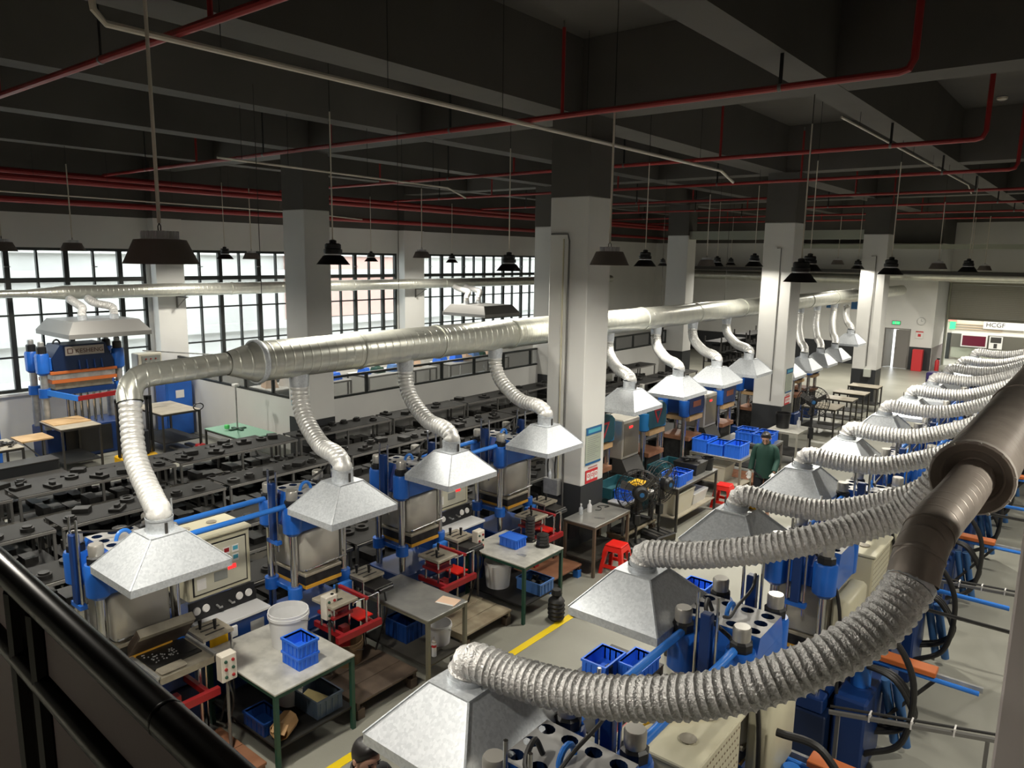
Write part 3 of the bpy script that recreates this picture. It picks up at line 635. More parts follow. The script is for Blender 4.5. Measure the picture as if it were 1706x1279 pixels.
# ================================================================ MACHINES
def holed_plate(x0,x1,y0,y1,z,nx,ny,rx,ry,depth,skip=(),n=10):
    """flat plate at z with oval wells"""
    mb = MB(); wl_ = MB(); cw = (x1-x0)/nx; ch = (y1-y0)/ny
    for i in range(nx):
        for j in range(ny):
            ax, bx = x0+i*cw, x0+(i+1)*cw; ay, by = y0+j*ch, y0+(j+1)*ch; mx, my = (ax+bx)/2, (ay+by)/2
            if (i,j) in skip: mb.add([(ax,ay,z),(bx,ay,z),(bx,by,z),(ax,by,z)], [(0,1,2,3)]); continue
            K = 12; outer = []; inner = []
            for k in range(K):
                a = 2*PI*(k+.5)/K; c, s_ = math.cos(a), math.sin(a); m = max(abs(c)/(cw/2), abs(s_)/(ch/2))
                outer.append((mx+c/m, my+s_/m, z)); inner.append((mx+rx*c, my+ry*s_, z))
            corners = [(bx,by,z),(ax,by,z),(ax,ay,z),(bx,ay,z)]
            low = [(p[0],p[1],z-depth) for p in inner]
            fs = []
            for k in range(K):
                k2 = (k+1) % K; fs.append((k,k2,K+k2,K+k))
            wl_.add(inner+low, [(k,(k+1) % K,K+(k+1) % K,K+k) for k in range(K)]+[tuple(K+k for k in range(K))])
            vs = outer+inner
            # corner fillers
            for q, (ka, kb) in enumerate(((1,1),(4,4),(7,7),(10,10))):
                vs.append(corners[q]); ci = len(vs)-1
                best = sorted(range(K), key=lambda k: (vs[k][0]-corners[q][0])**2+(vs[k][1]-corners[q][1])**2)[:2]
                fs.append((ci, best[0], best[1]))
            mb.add(vs, fs)
    return mb, wl_
CXO, CYO = .22, .33
def make_press(loc, rz, label, group, tubes=0.0, rear=None, simple=False):
    t = T('vulcanising_press', label, 'press', loc, rz, group)
    MB().box(-.36,.38,-.44,.44,0,.60,.015).build('base', M['navyp'], t)
    MB().box(-.32,.34,-.42,.42,.60,.74,.012).build('lower_bed', M['dblue'], t)
    me = MB().cyl((0,0,.74),(0,0,1.74), .042, n=16).mesh('column', M['chrome'], 40)
    cup = MB().lathe([(.06,1.70),(.105,1.74),(.108,2.00),(.098,2.025),(.0,2.025)], 20).mesh('cup', M['blue'], 40)
    nut = MB().lathe([(.082,2.026),(.082,2.085),(.066,2.10),(.0,2.10)], 8).mesh('lock_nut', M['black'], 30)
    cap = MB().lathe([(.062,2.10),(.064,2.185),(.056,2.20),(.0,2.20)], 16).mesh('nut_cap', M['nutgrey'], 40)
    for sx in (-1,1):
        for sy in (-1,1):
            p = (sx*CXO, sy*CYO, 0)
            mesh_obj('column', me, t, p); c = mesh_obj('cup', cup, t, p); n_ = mesh_obj('lock_nut', nut, c); mesh_obj('nut_cap', cap, c)
    br = MB().box(-.20,.20,-.32,.32,1.0,1.06,.008)
    for sx in (-1,1):
        for sy in (-1,1): br.lathe([(.044,.97),(.078,.97),(.078,1.10),(.044,1.10)], 16, (sx*CXO,sy*CYO,0))
    br.build('moving_bracket', M['blue'], t)
    MB().box(-.24,.30,-.24,.24,1.062,1.10).build('insulation_strip', M['amber'], t)
    MB().box(-.24,.29,-.24,.24,1.102,1.20).build('heater_plate', M['dark'], t)
    MB().box(-.27,.275,-.262,.262,1.24,1.72,.035).build('chamber_cover', M['cover'], t, smooth=60)
    MB().box(-.26,.30,-.25,.25,1.20,1.239,.008).build('chamber_lip', M['tan'], t)
    MB().tube([(.30,-.24,1.29),(.315,-.24,1.29),(.315,.30,1.31)], .012, 8).build('guide_bar', M['chrome'], t)
    # crosshead with sloped flanks and a plate of wells
    MB().prism([(-.30,1.745),(.30,1.745),(.275,1.93),(-.275,1.93)], 0, -.31, .31).build('crosshead', M['blue'], t)
    MB().frus(-.31,.31,-.275,.275,1.931,-.31,.31,-.212,.212,2.092,False).build('crosshead_top', M['blue'], t, smooth=None)
    hp, wl_ = holed_plate(-.31,.31,-.212,.212,2.093,4,3,.050,.045,.15, skip=((1,1),(2,1)))
    hp.build('top_plate', M['topgrey'], t, smooth=None); wl_.build('wells', M['navyp'], t, smooth=None)  # wells coloured navy: the shade of their depth is in the colour
    MB().tube([Vector((0,-.07,2.09))+Vector((0,.07-.07*math.cos(a),.085*math.sin(a))) for a in [PI*k/10 for k in range(11)]], .018, 8).build('lifting_eye', M['lblue'], t)
    for sy in (-1,1):
        MB().box(-.04,.04,sy*.42-.035,sy*.42+.035,1.62,2.26,.008).build('lift_cylinder', M['dblue'], t)
        for sx in (-.075,.075): MB().cyl((sx,sy*.42,1.5),(sx,sy*.42,2.40), .0125, n=8).build('lift_rod', M['chrome'], t)
        MB().box(-.10,.10,sy*.42-.03,sy*.42+.03,1.58,1.62).build('rod_clamp', M['blue'], t)
    for k in (-1,0,1): MB().prism([(-.275,1.95),(-.31,1.80),(-.34,1.78),(-.30,1.76),(-.22,2.085)], 0, k*.17-.035, k*.17+.035).build('gusset', mat('violet_blue_gusset', (.10,.15,.50), .4) if 'violet_blue_gusset' not in bpy.data.materials else bpy.data.materials['violet_blue_gusset'], t)
    MB().tube(catmull([(-.02,-.42,2.27),(-.06,-.25,2.22),(-.05,.0,2.17),(-.10,.25,2.2),(-.12,.42,2.27)], 6), .012, 8).build('hose', M['rubber'], t)
    MB().tube(catmull([(.12,.05,2.10),(.14,.1,2.2),(.05,.28,2.16),(-.2,.30,2.0),(-.36,.30,1.6),(-.40,.3,.8)], 6), .016, 8).build('hose', M['rubber'], t)
    if tubes:
        for x in (-.2,.2): MB().cyl((x,.33,2.035),(x,.33+tubes,2.035), .029, n=12).build('linking_tube', M['lblue'], t)
    if rear:
        MB().box(-.66,-.38,-.38,.30,.0,.78,.02).build('oil_tank', M['dblue'], t)
        MB().lathe([(.09,.78),(.09,1.0),(.06,1.04),(.0,1.04)], 16, (-.52,-.05,0)).build('pump_motor', M['lblue'], t)
        for q in range(3): MB().tube(catmull([(-.62,-.3+q*.06,.25),(-.85,-.32+q*.06,.35),(-.98,-.20+q*.06,.6),(-.80,-.1+q*.05,.95),(-.45,.0,1.0)], 6), .020, 8).build('hose', M['rubber'], t)
        MB().tube(catmull([(-.50,.30,1.5),(-.80,.28,1.48),(-1.0,.25,1.1),(-.95,.2,.5),(-.66,.2,.25)], 7), .028, 10).build('hose', M['rubber'], t)
        for dx in (-.80,-.90): MB().cyl((dx,-.42,.10),(dx+.12,-.30,.78), .045, n=12).build('blue_pipe', mat('steel_blue_pipe', (.05,.15,.36), .4) if 'steel_blue_pipe' not in bpy.data.materials else bpy.data.materials['steel_blue_pipe'], t)
        MB().box(-.45,-.285,-.29,.29,.98,1.70,.03).build('rear_panel', M['beige'], t, smooth=60)
        if rear == 'orange':
            MB().box(-1.10,-.58,-.36,-.20,.985,1.035,.006).build('orange_cover', M['orange'], t)
            MB().box(-1.46,-.30,-.34,-.31,.93,.98).build('slide_rail', M['steel'], t); MB().cyl((-1.44,-.24,.955),(-.4,-.24,.955), .022, n=10).build('slide_cylinder', M['lblue'], t)
            MB().beam((-1.1,-.32,.93),(-.66,-.32,.3),.03,.03).build('brace', M['frame'], t)
        else:
            MB().cyl((-1.46,-.28,.955),(-.4,-.28,.955), .026, n=10).build('slide_cylinder', M['lblue'], t)
            MB().box(-1.7,-.3,.38,.41,.96,.99).build('cable_bar', M['greyframe'], t); MB().cyl((-1.7,.43,1.0),(-.3,.43,1.0), .013, n=8).build('cable', M['rubber'], t)
    return t
def make_cabinet(loc, rz, label, group, back=False):
    t = T('control_cabinet', label, 'cabinet', loc, rz, group)
    MB().box(-.40,.40,-.37,.37,0,.93,.01).build('base', M['dblue'], t)
    MB().box(.10,.42,-.38,.38,.93,.965,.006).build('shelf', M['bucket'], t)
    MB().prism([(.10,.966),(.16,.966),(.12,1.15),(.10,1.15)], 1, -.37, .37).build('gauge_strip', M['black'], t)
    for y in (-.30,-.20,.18,.29):
        g = MB().lathe([(0,.012),(.036,.012),(.042,.0)], 16).xf(Matrix.Translation((.142,y,1.06)) @ Matrix.Rotation(math.radians(78),4,'Y')).build('gauge', M['paper'], t)
    for y in (-.08,.06): MB().tube([(.14,y,1.05),(.20,y,1.04),(.20,y+.03,1.04)], .012, 8).build('valve', M['steel'], t)
    bx = MB().box(-.40,.10,-.36,.36,1.15,1.78,.015).build('box', M['beige'], t)
    MB().box(-.42,.125,-.375,.375,1.78,1.81,.008).build('lid', M['beige'], bx)
    MB().box(.101,.106,-.31,.31,1.20,1.72,.002).build('seam', M['black'], bx)
    dr = MB().box(.106,.116,-.295,.295,1.215,1.705,.004).build('door', mat('pale_panel', (.55,.53,.42), .45) if 'pale_panel' not in bpy.data.materials else bpy.data.materials['pale_panel'], t)
    for (y, z) in ((.07,1.60),(.17,1.60),(.07,1.50),(.17,1.50)):
        MB().box(.116,.124,y-.038,y+.038,z-.038,z+.038).build('meter', M['paper'], dr); MB().box(.124,.126,y-.028,y+.028,z-.015,z+.028).build('meter_face', M['cyanp'] if y > .1 else M['red'], dr)
    MB().box(.116,.122,.08,.17,1.385,1.43).build('red_display', M['redlamp'], dr)
    MB().box(.116,.120,-.08,.07,1.30,1.40).build('screen', M['textgrey'], dr); MB().box(.116,.119,-.27,-.17,1.26,1.38).build('label_plate', M['paper'], dr)
    MB().lathe([(0,.008),(.016,.008),(.018,0)], 12).xf(Matrix.Translation((.117,-.06,1.56)) @ Matrix.Rotation(PI/2,4,'Y')).build('red_lamp', M['redlamp'], dr)
    for y in (-.18,.12): MB().lathe([(.05,1.812),(.055,1.82),(.02,1.825),(0,1.825)], 14, (-.25,y,0)).build('roof_vent', M['tan'], bx)
    MB().box(.401,.405,-.32,-.12,.70,.88).build('yellow_label', M['yellowp'], t); MB().box(.401,.430,-.10,-.02,.78,.90,.006).build('switch', M['bucket'], t); MB().box(.401,.404,.14,.30,.72,.86).build('name_plate', M['steel'], t)
    if back:
        d_ = MB()
        for i in range(17):
            for j in range(9): d_.lathe([(0,0),(.009,0)], 6).xf(Matrix.Translation((-.4015,-.32+i*.04+(.02 if j % 2 else 0),1.23+j*.062)) @ Matrix.Rotation(-PI/2,4,'Y'), len(d_.v)-12)
        d_.build('perforations', mat('perforation_brown', (.20,.14,.09), .7) if 'perforation_brown' not in bpy.data.materials else bpy.data.materials['perforation_brown'], bx, kind='stuff')
        MB().tube(catmull([(-.30,-.2,1.82),(-.1,.0,1.83),(.0,.15,1.83),(.05,.34,1.82)], 5), .008, 6).build('cable', M['yellowp'], t)
        MB().box(-.62,-.42,-.30,.25,.0,.85,.01).build('rear_tank', M['dblue'], t)
    return t
# pendant button box on a post
def make_pendant(loc, rz, label, group, z0=0.0):
    t = T('pendant_box', label, 'control box', loc, rz, group)
    MB().cyl((0,0,z0),(0,0,.86), .016, n=8).build('post', M['greyframe'], t)
    MB().box(-.05,.05,-.075,.075,.86,1.12,.008).build('box', M['ivory'], t)
    for j in range(3):
        for k, y in enumerate((-.035,.035)): MB().lathe([(.016,0),(.014,.012),(0,.014)], 10).xf(Matrix.Translation((.05,y,.91+j*.075)) @ Matrix.Rotation(PI/2,4,'Y')).build('button', M['red'] if (j+k) % 2 else M['green'], t)
    MB().tube(catmull([(0,0,.86),(.05,.02,.7),(-.03,.05,.5),(-.15,.05,.3)], 5), .009, 6).build('cable', M['rubber'], t)
    return t
def make_station(loc, rz, label, group, open_=False):
    zz = .2 if open_ else 0.0
    t = T('loading_station', label, 'mould station', loc, rz, group)
    for sy in (-.20,.20): MB().box(-.02,.50,sy-.02,sy+.02,.66,.72).build('rail', M['red'], t)
    MB().box(.46,.51,-.30,.30,.655,.725).build('cross_beam', M['red'], t)
    MB().box(.18,.26,-.05,.05,0,.66).build('pedestal', M['red'], t); MB().box(.08,.36,-.15,.15,0,.03).build('foot_plate', M['dblue'], t)
    if open_:
        fr = MB().box(-.05,.52,-.26,.26,1.0,1.06).build('lower_mould', M['tan'], t)
        MB().box(-.01,.36,-.22,.22,1.061,1.075).build('cavity_plate', M['dark'], fr)
        cb = MB(); rr_ = random.Random(2)
        for i in range(34): cb.lathe([(.0,.006),(.006,.006),(.008,0)], 6, (rr_.uniform(.04,.26),rr_.uniform(-.19,.06),1.075))
        cb.build('rubber_parts', M['steel'], fr, kind='stuff')
        MB().box(.06,.30,.08,.21,1.0755,1.08).build('inset_plate', M['black'], fr)
        for sy in (-.262,.262): MB().box(-.05,.52,sy-.016,sy+.016,1.0,1.09,.004).build('side_bar', M['steel'], fr)
        MB().box(.37,.49,-.22,.02,1.061,1.09,.012).build('worn_block', M['tan'], fr)
        up = MB().box(0,.36,-.29,.25,-.045,.035,.006); up.xf(Matrix.Translation((-.06,0,1.08)) @ Matrix.Rotation(math.radians(-50),4,'Y') @ Matrix.Rotation(.06,4,'Z')); up.build('upper_mould', M['wood'], t)
        u2 = MB().box(.30,.362,-.28,.24,-.047,.037); u2.xf(Matrix.Translation((-.06,0,1.08)) @ Matrix.Rotation(math.radians(-50),4,'Y') @ Matrix.Rotation(.06,4,'Z')); u2.build('top_edge', M['tan'], t)
        for yy in (-.2,.02,.16): MB().box(.05,.32,yy,yy+.05,.036,.055).xf(Matrix.Translation((-.06,0,1.08)) @ Matrix.Rotation(math.radians(-50),4,'Y') @ Matrix.Rotation(.06,4,'Z')).build('rib', M['wood'], t)
        for sy in (-.22,.22): MB().cyl((.3,sy,.03),(.3,sy,1.0), .02, n=8).build('post', M['chrome'], t)
    else:
        for x in (.12,.34):
            for y in (-.22,-.02): MB().cyl((x,y,.72),(x,y,1.0), .014, n=8).build('jack_rod', M['chrome'], t)
        MB().box(.09,.37,-.25,.01,.86,.89).build('jack_plate', M['red'], t); MB().box(.11,.35,-.23,-.01,.93,.95).build('jack_plate', M['red'], t)
        pl = MB().box(.05,.41,-.29,.05,1.0,1.035,.005).build('mould_plate', M['tan'], t)
        for k in range(3): MB().box(.11+k*.09,.14+k*.09,-.22,-.08,1.036,1.038).build('slot', M['black'], pl)
        for (x, y) in ((.15,-.03),(.29,-.2)): MB().cyl((x,y,1.035),(x,y,1.13), .012, .018, 8).build('clamp', M['black'], pl)
        for x in (.02,.46):
            for y in (.12,.29): MB().cyl((x,y,.72),(x,y,1.02), .012, n=8).build('guard_post', M['chrome'], t)
        MB().box(.0,.48,.10,.14,1.0,1.03).build('guard_bar', M['red'], t)
        MB().cyl((.46,-.05,1.02),(.46,.29,1.02), .008, n=6).build('guard_rail', M['chrome'], t)
        MB().box(.12,.38,.08,.28,.73,.745).build('red_tray', M['stool'], t)
        MB().box(-.06,.0,.08,.30,.86,1.02).build('blue_block', M['lblue'], t)
    if not open_: MB().box(-.19,.30,.38,.66,.90,.965,.006).build('slide_bed', M['frame'], t)
    if not open_: MB().cyl((.32,.42,.93),(.32,.62,.93), .03, n=10).build('slide_motor', M['black'], t)
    MB().tube(catmull([(.30,.52,.9),(.36,.5,.7),(.32,.45,.45),(.25,.42,.2)], 5), .012, 6).build('hose', M['rubber'], t)
    # side shelf with slotted plate
    sd = MB().box(-.20,.12,.36,.68,1.0,1.03).build('side_plate', M['tan'], t)
    for k in range(3): MB().box(-.14+k*.09,-.12+k*.09,.42,.62,1.031,1.033).build('slot', M['black'], sd)
    for (x, y) in ((-.1,.45),(.0,.55)): MB().cyl((x,y,1.03),(x,y,1.13), .012, .02, 8).build('clamp', M['black'], sd)
    for y in (.38,.66): MB().cyl((.10,y,0),(.10,y,1.0), .014, n=8).build('side_leg', M['chrome'], t)
    return t
PA = [2.82,4.80,6.38,8.30]
GPA = 'blue presses of the left row'
wordsA = ['press under the hood nearest the railing','press under the second hood of the left row','press under the third hood of the left row','press just left of the nearest column']
for i, y in enumerate(PA):
    make_press((-6.83,y,0), 0, 'blue four-column '+wordsA[i], GPA, tubes=(PA[1]-PA[0]-.66 if i == 0 else (PA[3]-PA[2]-.66 if i == 2 else 0)))
    make_station((-6.42 if i else -6.54,y+ (0 if i else .12),0), 0, 'mould loading station before the '+wordsA[i], 'loading stations of the left row', open_=(i == 0))
make_cabinet((-7.10,3.83,0), 0, 'beige control cabinet on blue base behind the nearest work table', 'control cabinets of the left row')
make_cabinet((-7.10,7.35,0), 0, 'beige control cabinet between the third and fourth left presses', 'control cabinets of the left row')
for (x, y, l) in ((-5.90,3.24,'beige button box on a post beside the nearest table'),(-6.15,4.57,'beige button box on a post behind the white bucket'),(-6.21,7.045,'beige button box left of the table with black parts')):
    make_pendant((x,y,0), 0, l, 'button boxes on posts', .2 if 4 < y < 5 else 0.0)
PB = [2.94,5.08,7.05,9.15,11.2,13.3,15.2,17.2,19.2,21.3]
for i, y in enumerate(PB):
    pair = i % 2 == 0
    make_press((-1.96,y,0), PI, 'blue press of the right row, %s from the railing' % ORD[i], 'blue presses of the right row', rear='orange' if i in (1,2,4,6,8) else 'blue')
    if pair:
        yn = PB[i+1]
        for x in (-2.16,-1.76):
            o = MB().cyl((0,0,0),(0,yn-y-.66,0), .029, n=12).build('linking_tube', M['lblue'], None, (x,y+.33,2.035))
            tag(o, '%s blue tube linking the %s and %s right presses' % ('left' if x < -2 else 'right', ORD[i], ORD[i+1]), 'tube', 'blue tubes linking right presses')
        make_cabinet((-1.96,(y+yn)/2,0), PI, 'beige cabinet with perforated back between the %s and %s right presses' % (ORD[i], ORD[i+1]), 'control cabinets of the right row', back=True)
    if i < 6: make_station((-2.36,y,0), PI, 'mould loading station before the %s right press' % ORD[i], 'loading stations of the right row')
def cable_bar(p0, p1, label):
    t = T('cable_bar', label, 'bar', p0, 0, 'cable bars behind the right presses'); d = Vector(p1)-Vector(p0)
    MB().beam((0,0,0), tuple(d), .03, .03).build('bar', M['greyframe'], t); MB().cyl((0,.04,.03),(d.x,d.y+.04,d.z+.03), .012, n=8).build('cable', M['rubber'], t)
    for f_ in (.06,.94): q = d*f_; MB().box(q.x-.015,q.x+.015,q.y-.015,q.y+.015,-p0[2],-.016).build('leg', M['greyframe'], t)
    for f_ in (.25,.5,.75): q = d*f_; MB().rbox((q.x,q.y+.02,.01),(.012,.08,.07),(0,0,0)).build('cable_tie', M['paper'], t)
cable_bar((-1.45,6.08,1.0), (-.30,6.55,1.0), 'long steel cable bar behind the second right press'); cable_bar((-1.24,9.62,1.0), (-.36,9.78,1.0), 'long steel cable bar behind the fourth right press')
# older teal presses beyond the nearest column
def make_old_press(loc, label, emb, teal, tray=False):
    t = T('old_press', label, 'press', loc, 0, 'older teal presses of the left row')
    mt = M['teal'] if teal else M['dblue']
    MB().box(-.40,.38,-.42,.42,0,.55,.02).build('base', mt, t)
    for sx in (-1,1):
        for sy in (-1,1):
            MB().cyl((sx*.24,sy*.32,.55),(sx*.24,sy*.32,1.56), .05, n=12).build('column', M['chrome'], t)
            c = MB().lathe([(.07,1.50),(.11,1.53),(.12,1.85),(0,1.85)], 16, (sx*.24,sy*.32,0)).build('cup', M['blue'] if not teal else mat('sky_blue_cup', (.02,.22,.55), .4) if 'sky_blue_cup' not in bpy.data.materials else bpy.data.materials['sky_blue_cup'], t)
            MB().lathe([(.075,1.85),(.075,1.92),(.04,1.95),(.045,2.0),(0,2.0)], 10, (sx*.24,sy*.32,0)).build('nut', M['nutgrey'], c)
    MB().prism([(-.30,1.55),(.30,1.55),(.34,1.62),(.34,1.92),(.24,2.0),(-.24,2.0),(-.34,1.92),(-.34,1.62)], 0, -.20,.36).build('crosshead', mt, t)
    if emb == 'tri':
        e_ = MB().prism([(-.16,1.90),(.16,1.90),(.0,1.62)], 0, .361,.367).build('emblem', M['signred'], t)
        MB().prism([(-.09,1.865),(.09,1.865),(.0,1.71)], 0, .368,.372).build('emblem_centre', mt, e_)
    else: MB().box(.361,.368,-.18,.18,1.70,1.82).build('name_plate', mat('rust_plate', (.42,.13,.06), .5) if 'rust_plate' not in bpy.data.materials else bpy.data.materials['rust_plate'], t)
    MB().box(-.26,.36,-.30,.30,1.42,1.50).build('upper_platen', M['ply'], t); MB().box(-.26,.36,-.30,.30,1.0,1.08).build('lower_platen', M['rust'], t)
    MB().box(-.24,.30,-.26,.26,.55,1.0).build('ram', M['dark'], t)
    if tray: MB().box(.40,.80,-.42,.42,.72,.75).box(.40,.43,-.42,.42,.75,.90).box(.77,.80,-.42,.42,.75,.90).box(.43,.77,-.42,-.39,.75,.90).box(.43,.77,.39,.42,.75,.90).build('front_tray', mt, t)
    for y in ((-.38,.38) if tray else ()): MB().box(.74,.78,y-.02,y+.02,0,.72).build('tray_leg', M['frame'], t)
    MB().cyl((.05,-.1,2.0),(.05,-.1,2.35), .05, n=10).build('cylinder', M['nutgrey'], t)
    return t
for i, (y, e, tl) in enumerate([(10.75,'tri',True),(12.5,'tri',True),(14.2,'plate',False),(15.9,'plate',False)]):
    make_old_press((-6.95 if i == 0 else -6.85,y,0), 'older teal press under the %s hood right of the nearest column' % ORD[i], e, tl, tray=i < 2)
for i, y in enumerate((19.15,20.5,21.9,23.3)):
    make_old_press((-7.18,y,-.2), 'older press under the %s hood right of the second column' % ORD[i], 'plate', False)
def beige_box(loc, label):
    t = T('control_box', label, 'control box', loc, 0, 'control boxes of the older presses')
    MB().box(-.30,.20,-.28,.28,0,.85).build('stand', M['frame'], t); MB().box(-.30,.20,-.30,.30,1.12,1.85,.02).build('box', M['cover'], t)
    MB().prism([(.0,.86),(.34,.86),(.20,1.12),(.0,1.12)], 1, -.3,.3).build('gauge_strip', M['frame'], t)
    MB().box(.201,.208,-.26,.26,1.18,1.78).build('door', mat('brown_grey_door', (.20,.175,.13), .4, .3) if 'brown_grey_door' not in bpy.data.materials else bpy.data.materials['brown_grey_door'], t); MB().box(.209,.213,-.10,.02,1.68,1.72).build('red_display', M['redlamp'], t)
    return t
beige_box((-6.75,11.62,0), 'brown control box with a red display right of the nearest column'); beige_box((-6.75,15.05,0), 'brown control box with a red display beside the third old press')
# ================================================================ STORAGE RACKS WITH MOULDS
M['railsteel'] = mat('bare_tube_rail', (.26,.25,.235), .4, .4)
ring_me = MB().lathe([(.055,0),(.10,0),(.10,.045),(.055,.045),(.055,0)], 18).mesh('mould_ring', M['dark'], 35)
disc_me = MB().lathe([(.0,0),(.085,0),(.085,.05),(.06,.055),(.06,.075),(0,.075)], 16).mesh('mould_disc', M['dark'], 35)
blk_me = MB().box(-.11,.11,-.09,.09,0,.07,.006).mesh('mould_block', M['dark'], 35)
blk2_me = MB().box(-.08,.08,-.13,.13,0,.045,.005).box(-.03,.03,-.05,.05,.045,.085,.004).mesh('mould_block', M['dark'], 35)
big_me = MB().lathe([(.10,0),(.17,0),(.175,.03),(.17,.06),(.10,.06),(.10,0)], 22).mesh('mould_ring', mat('grey_ring_steel', (.045,.044,.042), .5, .4), 35)
def make_rack(L, D, levels, sm):
    """rack prototype along +y, returns list of (name, mesh)"""
    H = levels[-1]; parts = []
    for (x, y) in ((0,0),(D,0),(0,L),(D,L),(D,L/2)):
        parts.append(('post', MB().box(x-.018,x+.018,y-.018,y+.018,0,H).mesh('post', M['greyframe'])))
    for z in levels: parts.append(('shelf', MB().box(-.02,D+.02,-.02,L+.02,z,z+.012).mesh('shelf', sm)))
    for z in levels: parts.append(('front_rail', MB().box(D+.021,D+.042,-.02,L+.02,z-.035,z+.004).mesh('front_rail', M['railsteel'])))
    return parts
ROWS = [(-13.95,.60,(.12,.50,.85),'shelf','outermost by the loading tables'),(-13.05,.58,(.12,.55,1.02),'shelf','along the white partition'),(-12.24,.55,(.10,.40,.72),'shelfl','one row in from the partition'),(-11.44,.58,(.12,.50,.95),'shelf','two rows in from the partition'),(-10.62,.55,(.10,.55),'shelfl','in the middle of the storage'),
        (-9.80,.60,(.12,.50,.90),'shelf','with grey side rails'),(-8.96,.56,(.10,.52),'shelfl','with the big grey rings'),(-8.20,.52,(.10,.42,.78),'shelf','behind the left presses')]
UL = 2.5
rk = random.Random(3); nmould = 0
for ri, (x0, D, lev, sm, where) in enumerate(ROWS):
    parts = make_rack(UL-.12, D, lev, M[sm])
    st = MB()
    for z in lev[:-1]:
        yy = .1
        while yy < UL-.35:
            w = rk.uniform(.10,.22); h = rk.uniform(.05,.2)
            if rk.random() < .5: st.box(rk.uniform(.1,.2), rk.uniform(.38,.55), yy, yy+w, z+.013, z+.013+h)
            else: st.lathe([(0,.0),(w*.5,0),(w*.5,h*.6),(0,h*.6)], 10, (D*.5+rk.uniform(-.1,.12), yy+w*.5, z+.013))
            yy += w+rk.uniform(.0,.08)
    stm = st.mesh('stored_moulds', M['dark'], 35)
    for u in range(9):
        if ri == 0 and u > 2: continue
        y0 = 1.2+u*UL
        t = T('storage_rack', 'low steel rack %s, %s from the railing end' % (where, ORD[u]), 'rack', (x0,y0,0), 0, 'low steel racks of dark moulds')
        for n_, me in parts: mesh_obj(n_, me, t)
        if len(lev) > 1: o = mesh_obj('stored_moulds', stm, t); o['kind'] = 'stuff'
        top = lev[-1]+.013
        step = (.30 if u < 5 else .62) if ri != 6 else .42
        yy = .15
        while yy < UL-.3:
            k = rk.random()
            if ri == 6 and u < 4: me, nm = (big_me,'mould_ring') if k < .75 else (blk_me,'mould_block')
            else: me, nm = [(ring_me,'mould_ring'),(disc_me,'mould_disc'),(blk_me,'mould_block'),(blk2_me,'mould_block')][int(k*4) % 4]
            xx = D*rk.choice((.25,.72)) if ri != 6 else D*rk.choice((.4,.6))
            o = mesh_obj(nm, me, None, (x0+xx, y0+yy, top), (0,0,rk.uniform(0,3)))
            tag(o, {'mould_ring':'dark ring mould','mould_disc':'dark round mould','mould_block':'dark mould block'}[nm]+' on top of the racks '+where, 'mould', '%ss on the rack row %s' % (nm.replace('_',' '), where))
            nmould += 1; yy += step*rk.uniform(.75,1.35)
# tall racks at the far end
for i, (x, y) in enumerate([(-10.9,24.2),(-9.6,25.6),(-11.2,27.5)]):
    t = T('tall_rack', ['tall dark shelf rack far behind the racks, left','tall dark shelf rack nearest the third column','tall dark shelf rack at the back of the hall'][i], 'rack', (x,y,0), 0, 'tall shelf racks at the far end')
    for (a, b) in ((0,0),(.6,0),(0,2.2),(.6,2.2)): MB().box(a-.02,a+.02,b-.02,b+.02,0,2.1).build('post', M['frame'], t)
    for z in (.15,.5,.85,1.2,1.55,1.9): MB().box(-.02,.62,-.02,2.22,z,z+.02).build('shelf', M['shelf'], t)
    bx = MB()
    for z in (.17,.52,.87,1.22,1.57):
        for k in range(7): bx.box(.1,.5,.08+k*.3,.30+k*.3,z,z+rk.uniform(.1,.24))
    o = bx.build('stored_boxes', M['dark'], t); o['kind'] = 'stuff'

# ================================================================ TABLES, CRATES, PROPS
def table(name, x0,x1,y0,y1, label, top, frame, group='work tables along the aisle', z=.8, shelf=.25, leg=.04, shelfmat=None, overhang=0.0):
    t = T(name, label, 'table', ((x0+x1)/2,(y0+y1)/2,0), 0, group); a, b = (x1-x0)/2, (y1-y0)/2
    MB().box(-a,a,-b,b,z-.02,z,.004).build('tabletop', top, t)
    for sx in (-1,1):
        for sy in (-1,1): MB().box(sx*(a-leg/2-.005)-leg/2,sx*(a-leg/2-.005)+leg/2,sy*(b-leg/2-.005)-leg/2,sy*(b-leg/2-.005)+leg/2,0,z-.02).build('leg', frame, t)
    for sy in (-1,1): MB().box(-a+leg,a-leg,sy*(b-.025)-.015,sy*(b-.025)+.015,z-.06,z-.021).build('apron', frame, t)
    for sx in (-1,1): MB().box(sx*(a-.025)-.015,sx*(a-.025)+.015,-b+leg,b-leg,z-.06,z-.021).build('apron', frame, t)
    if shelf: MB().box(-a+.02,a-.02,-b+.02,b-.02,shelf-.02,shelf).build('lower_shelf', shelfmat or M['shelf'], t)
    return t
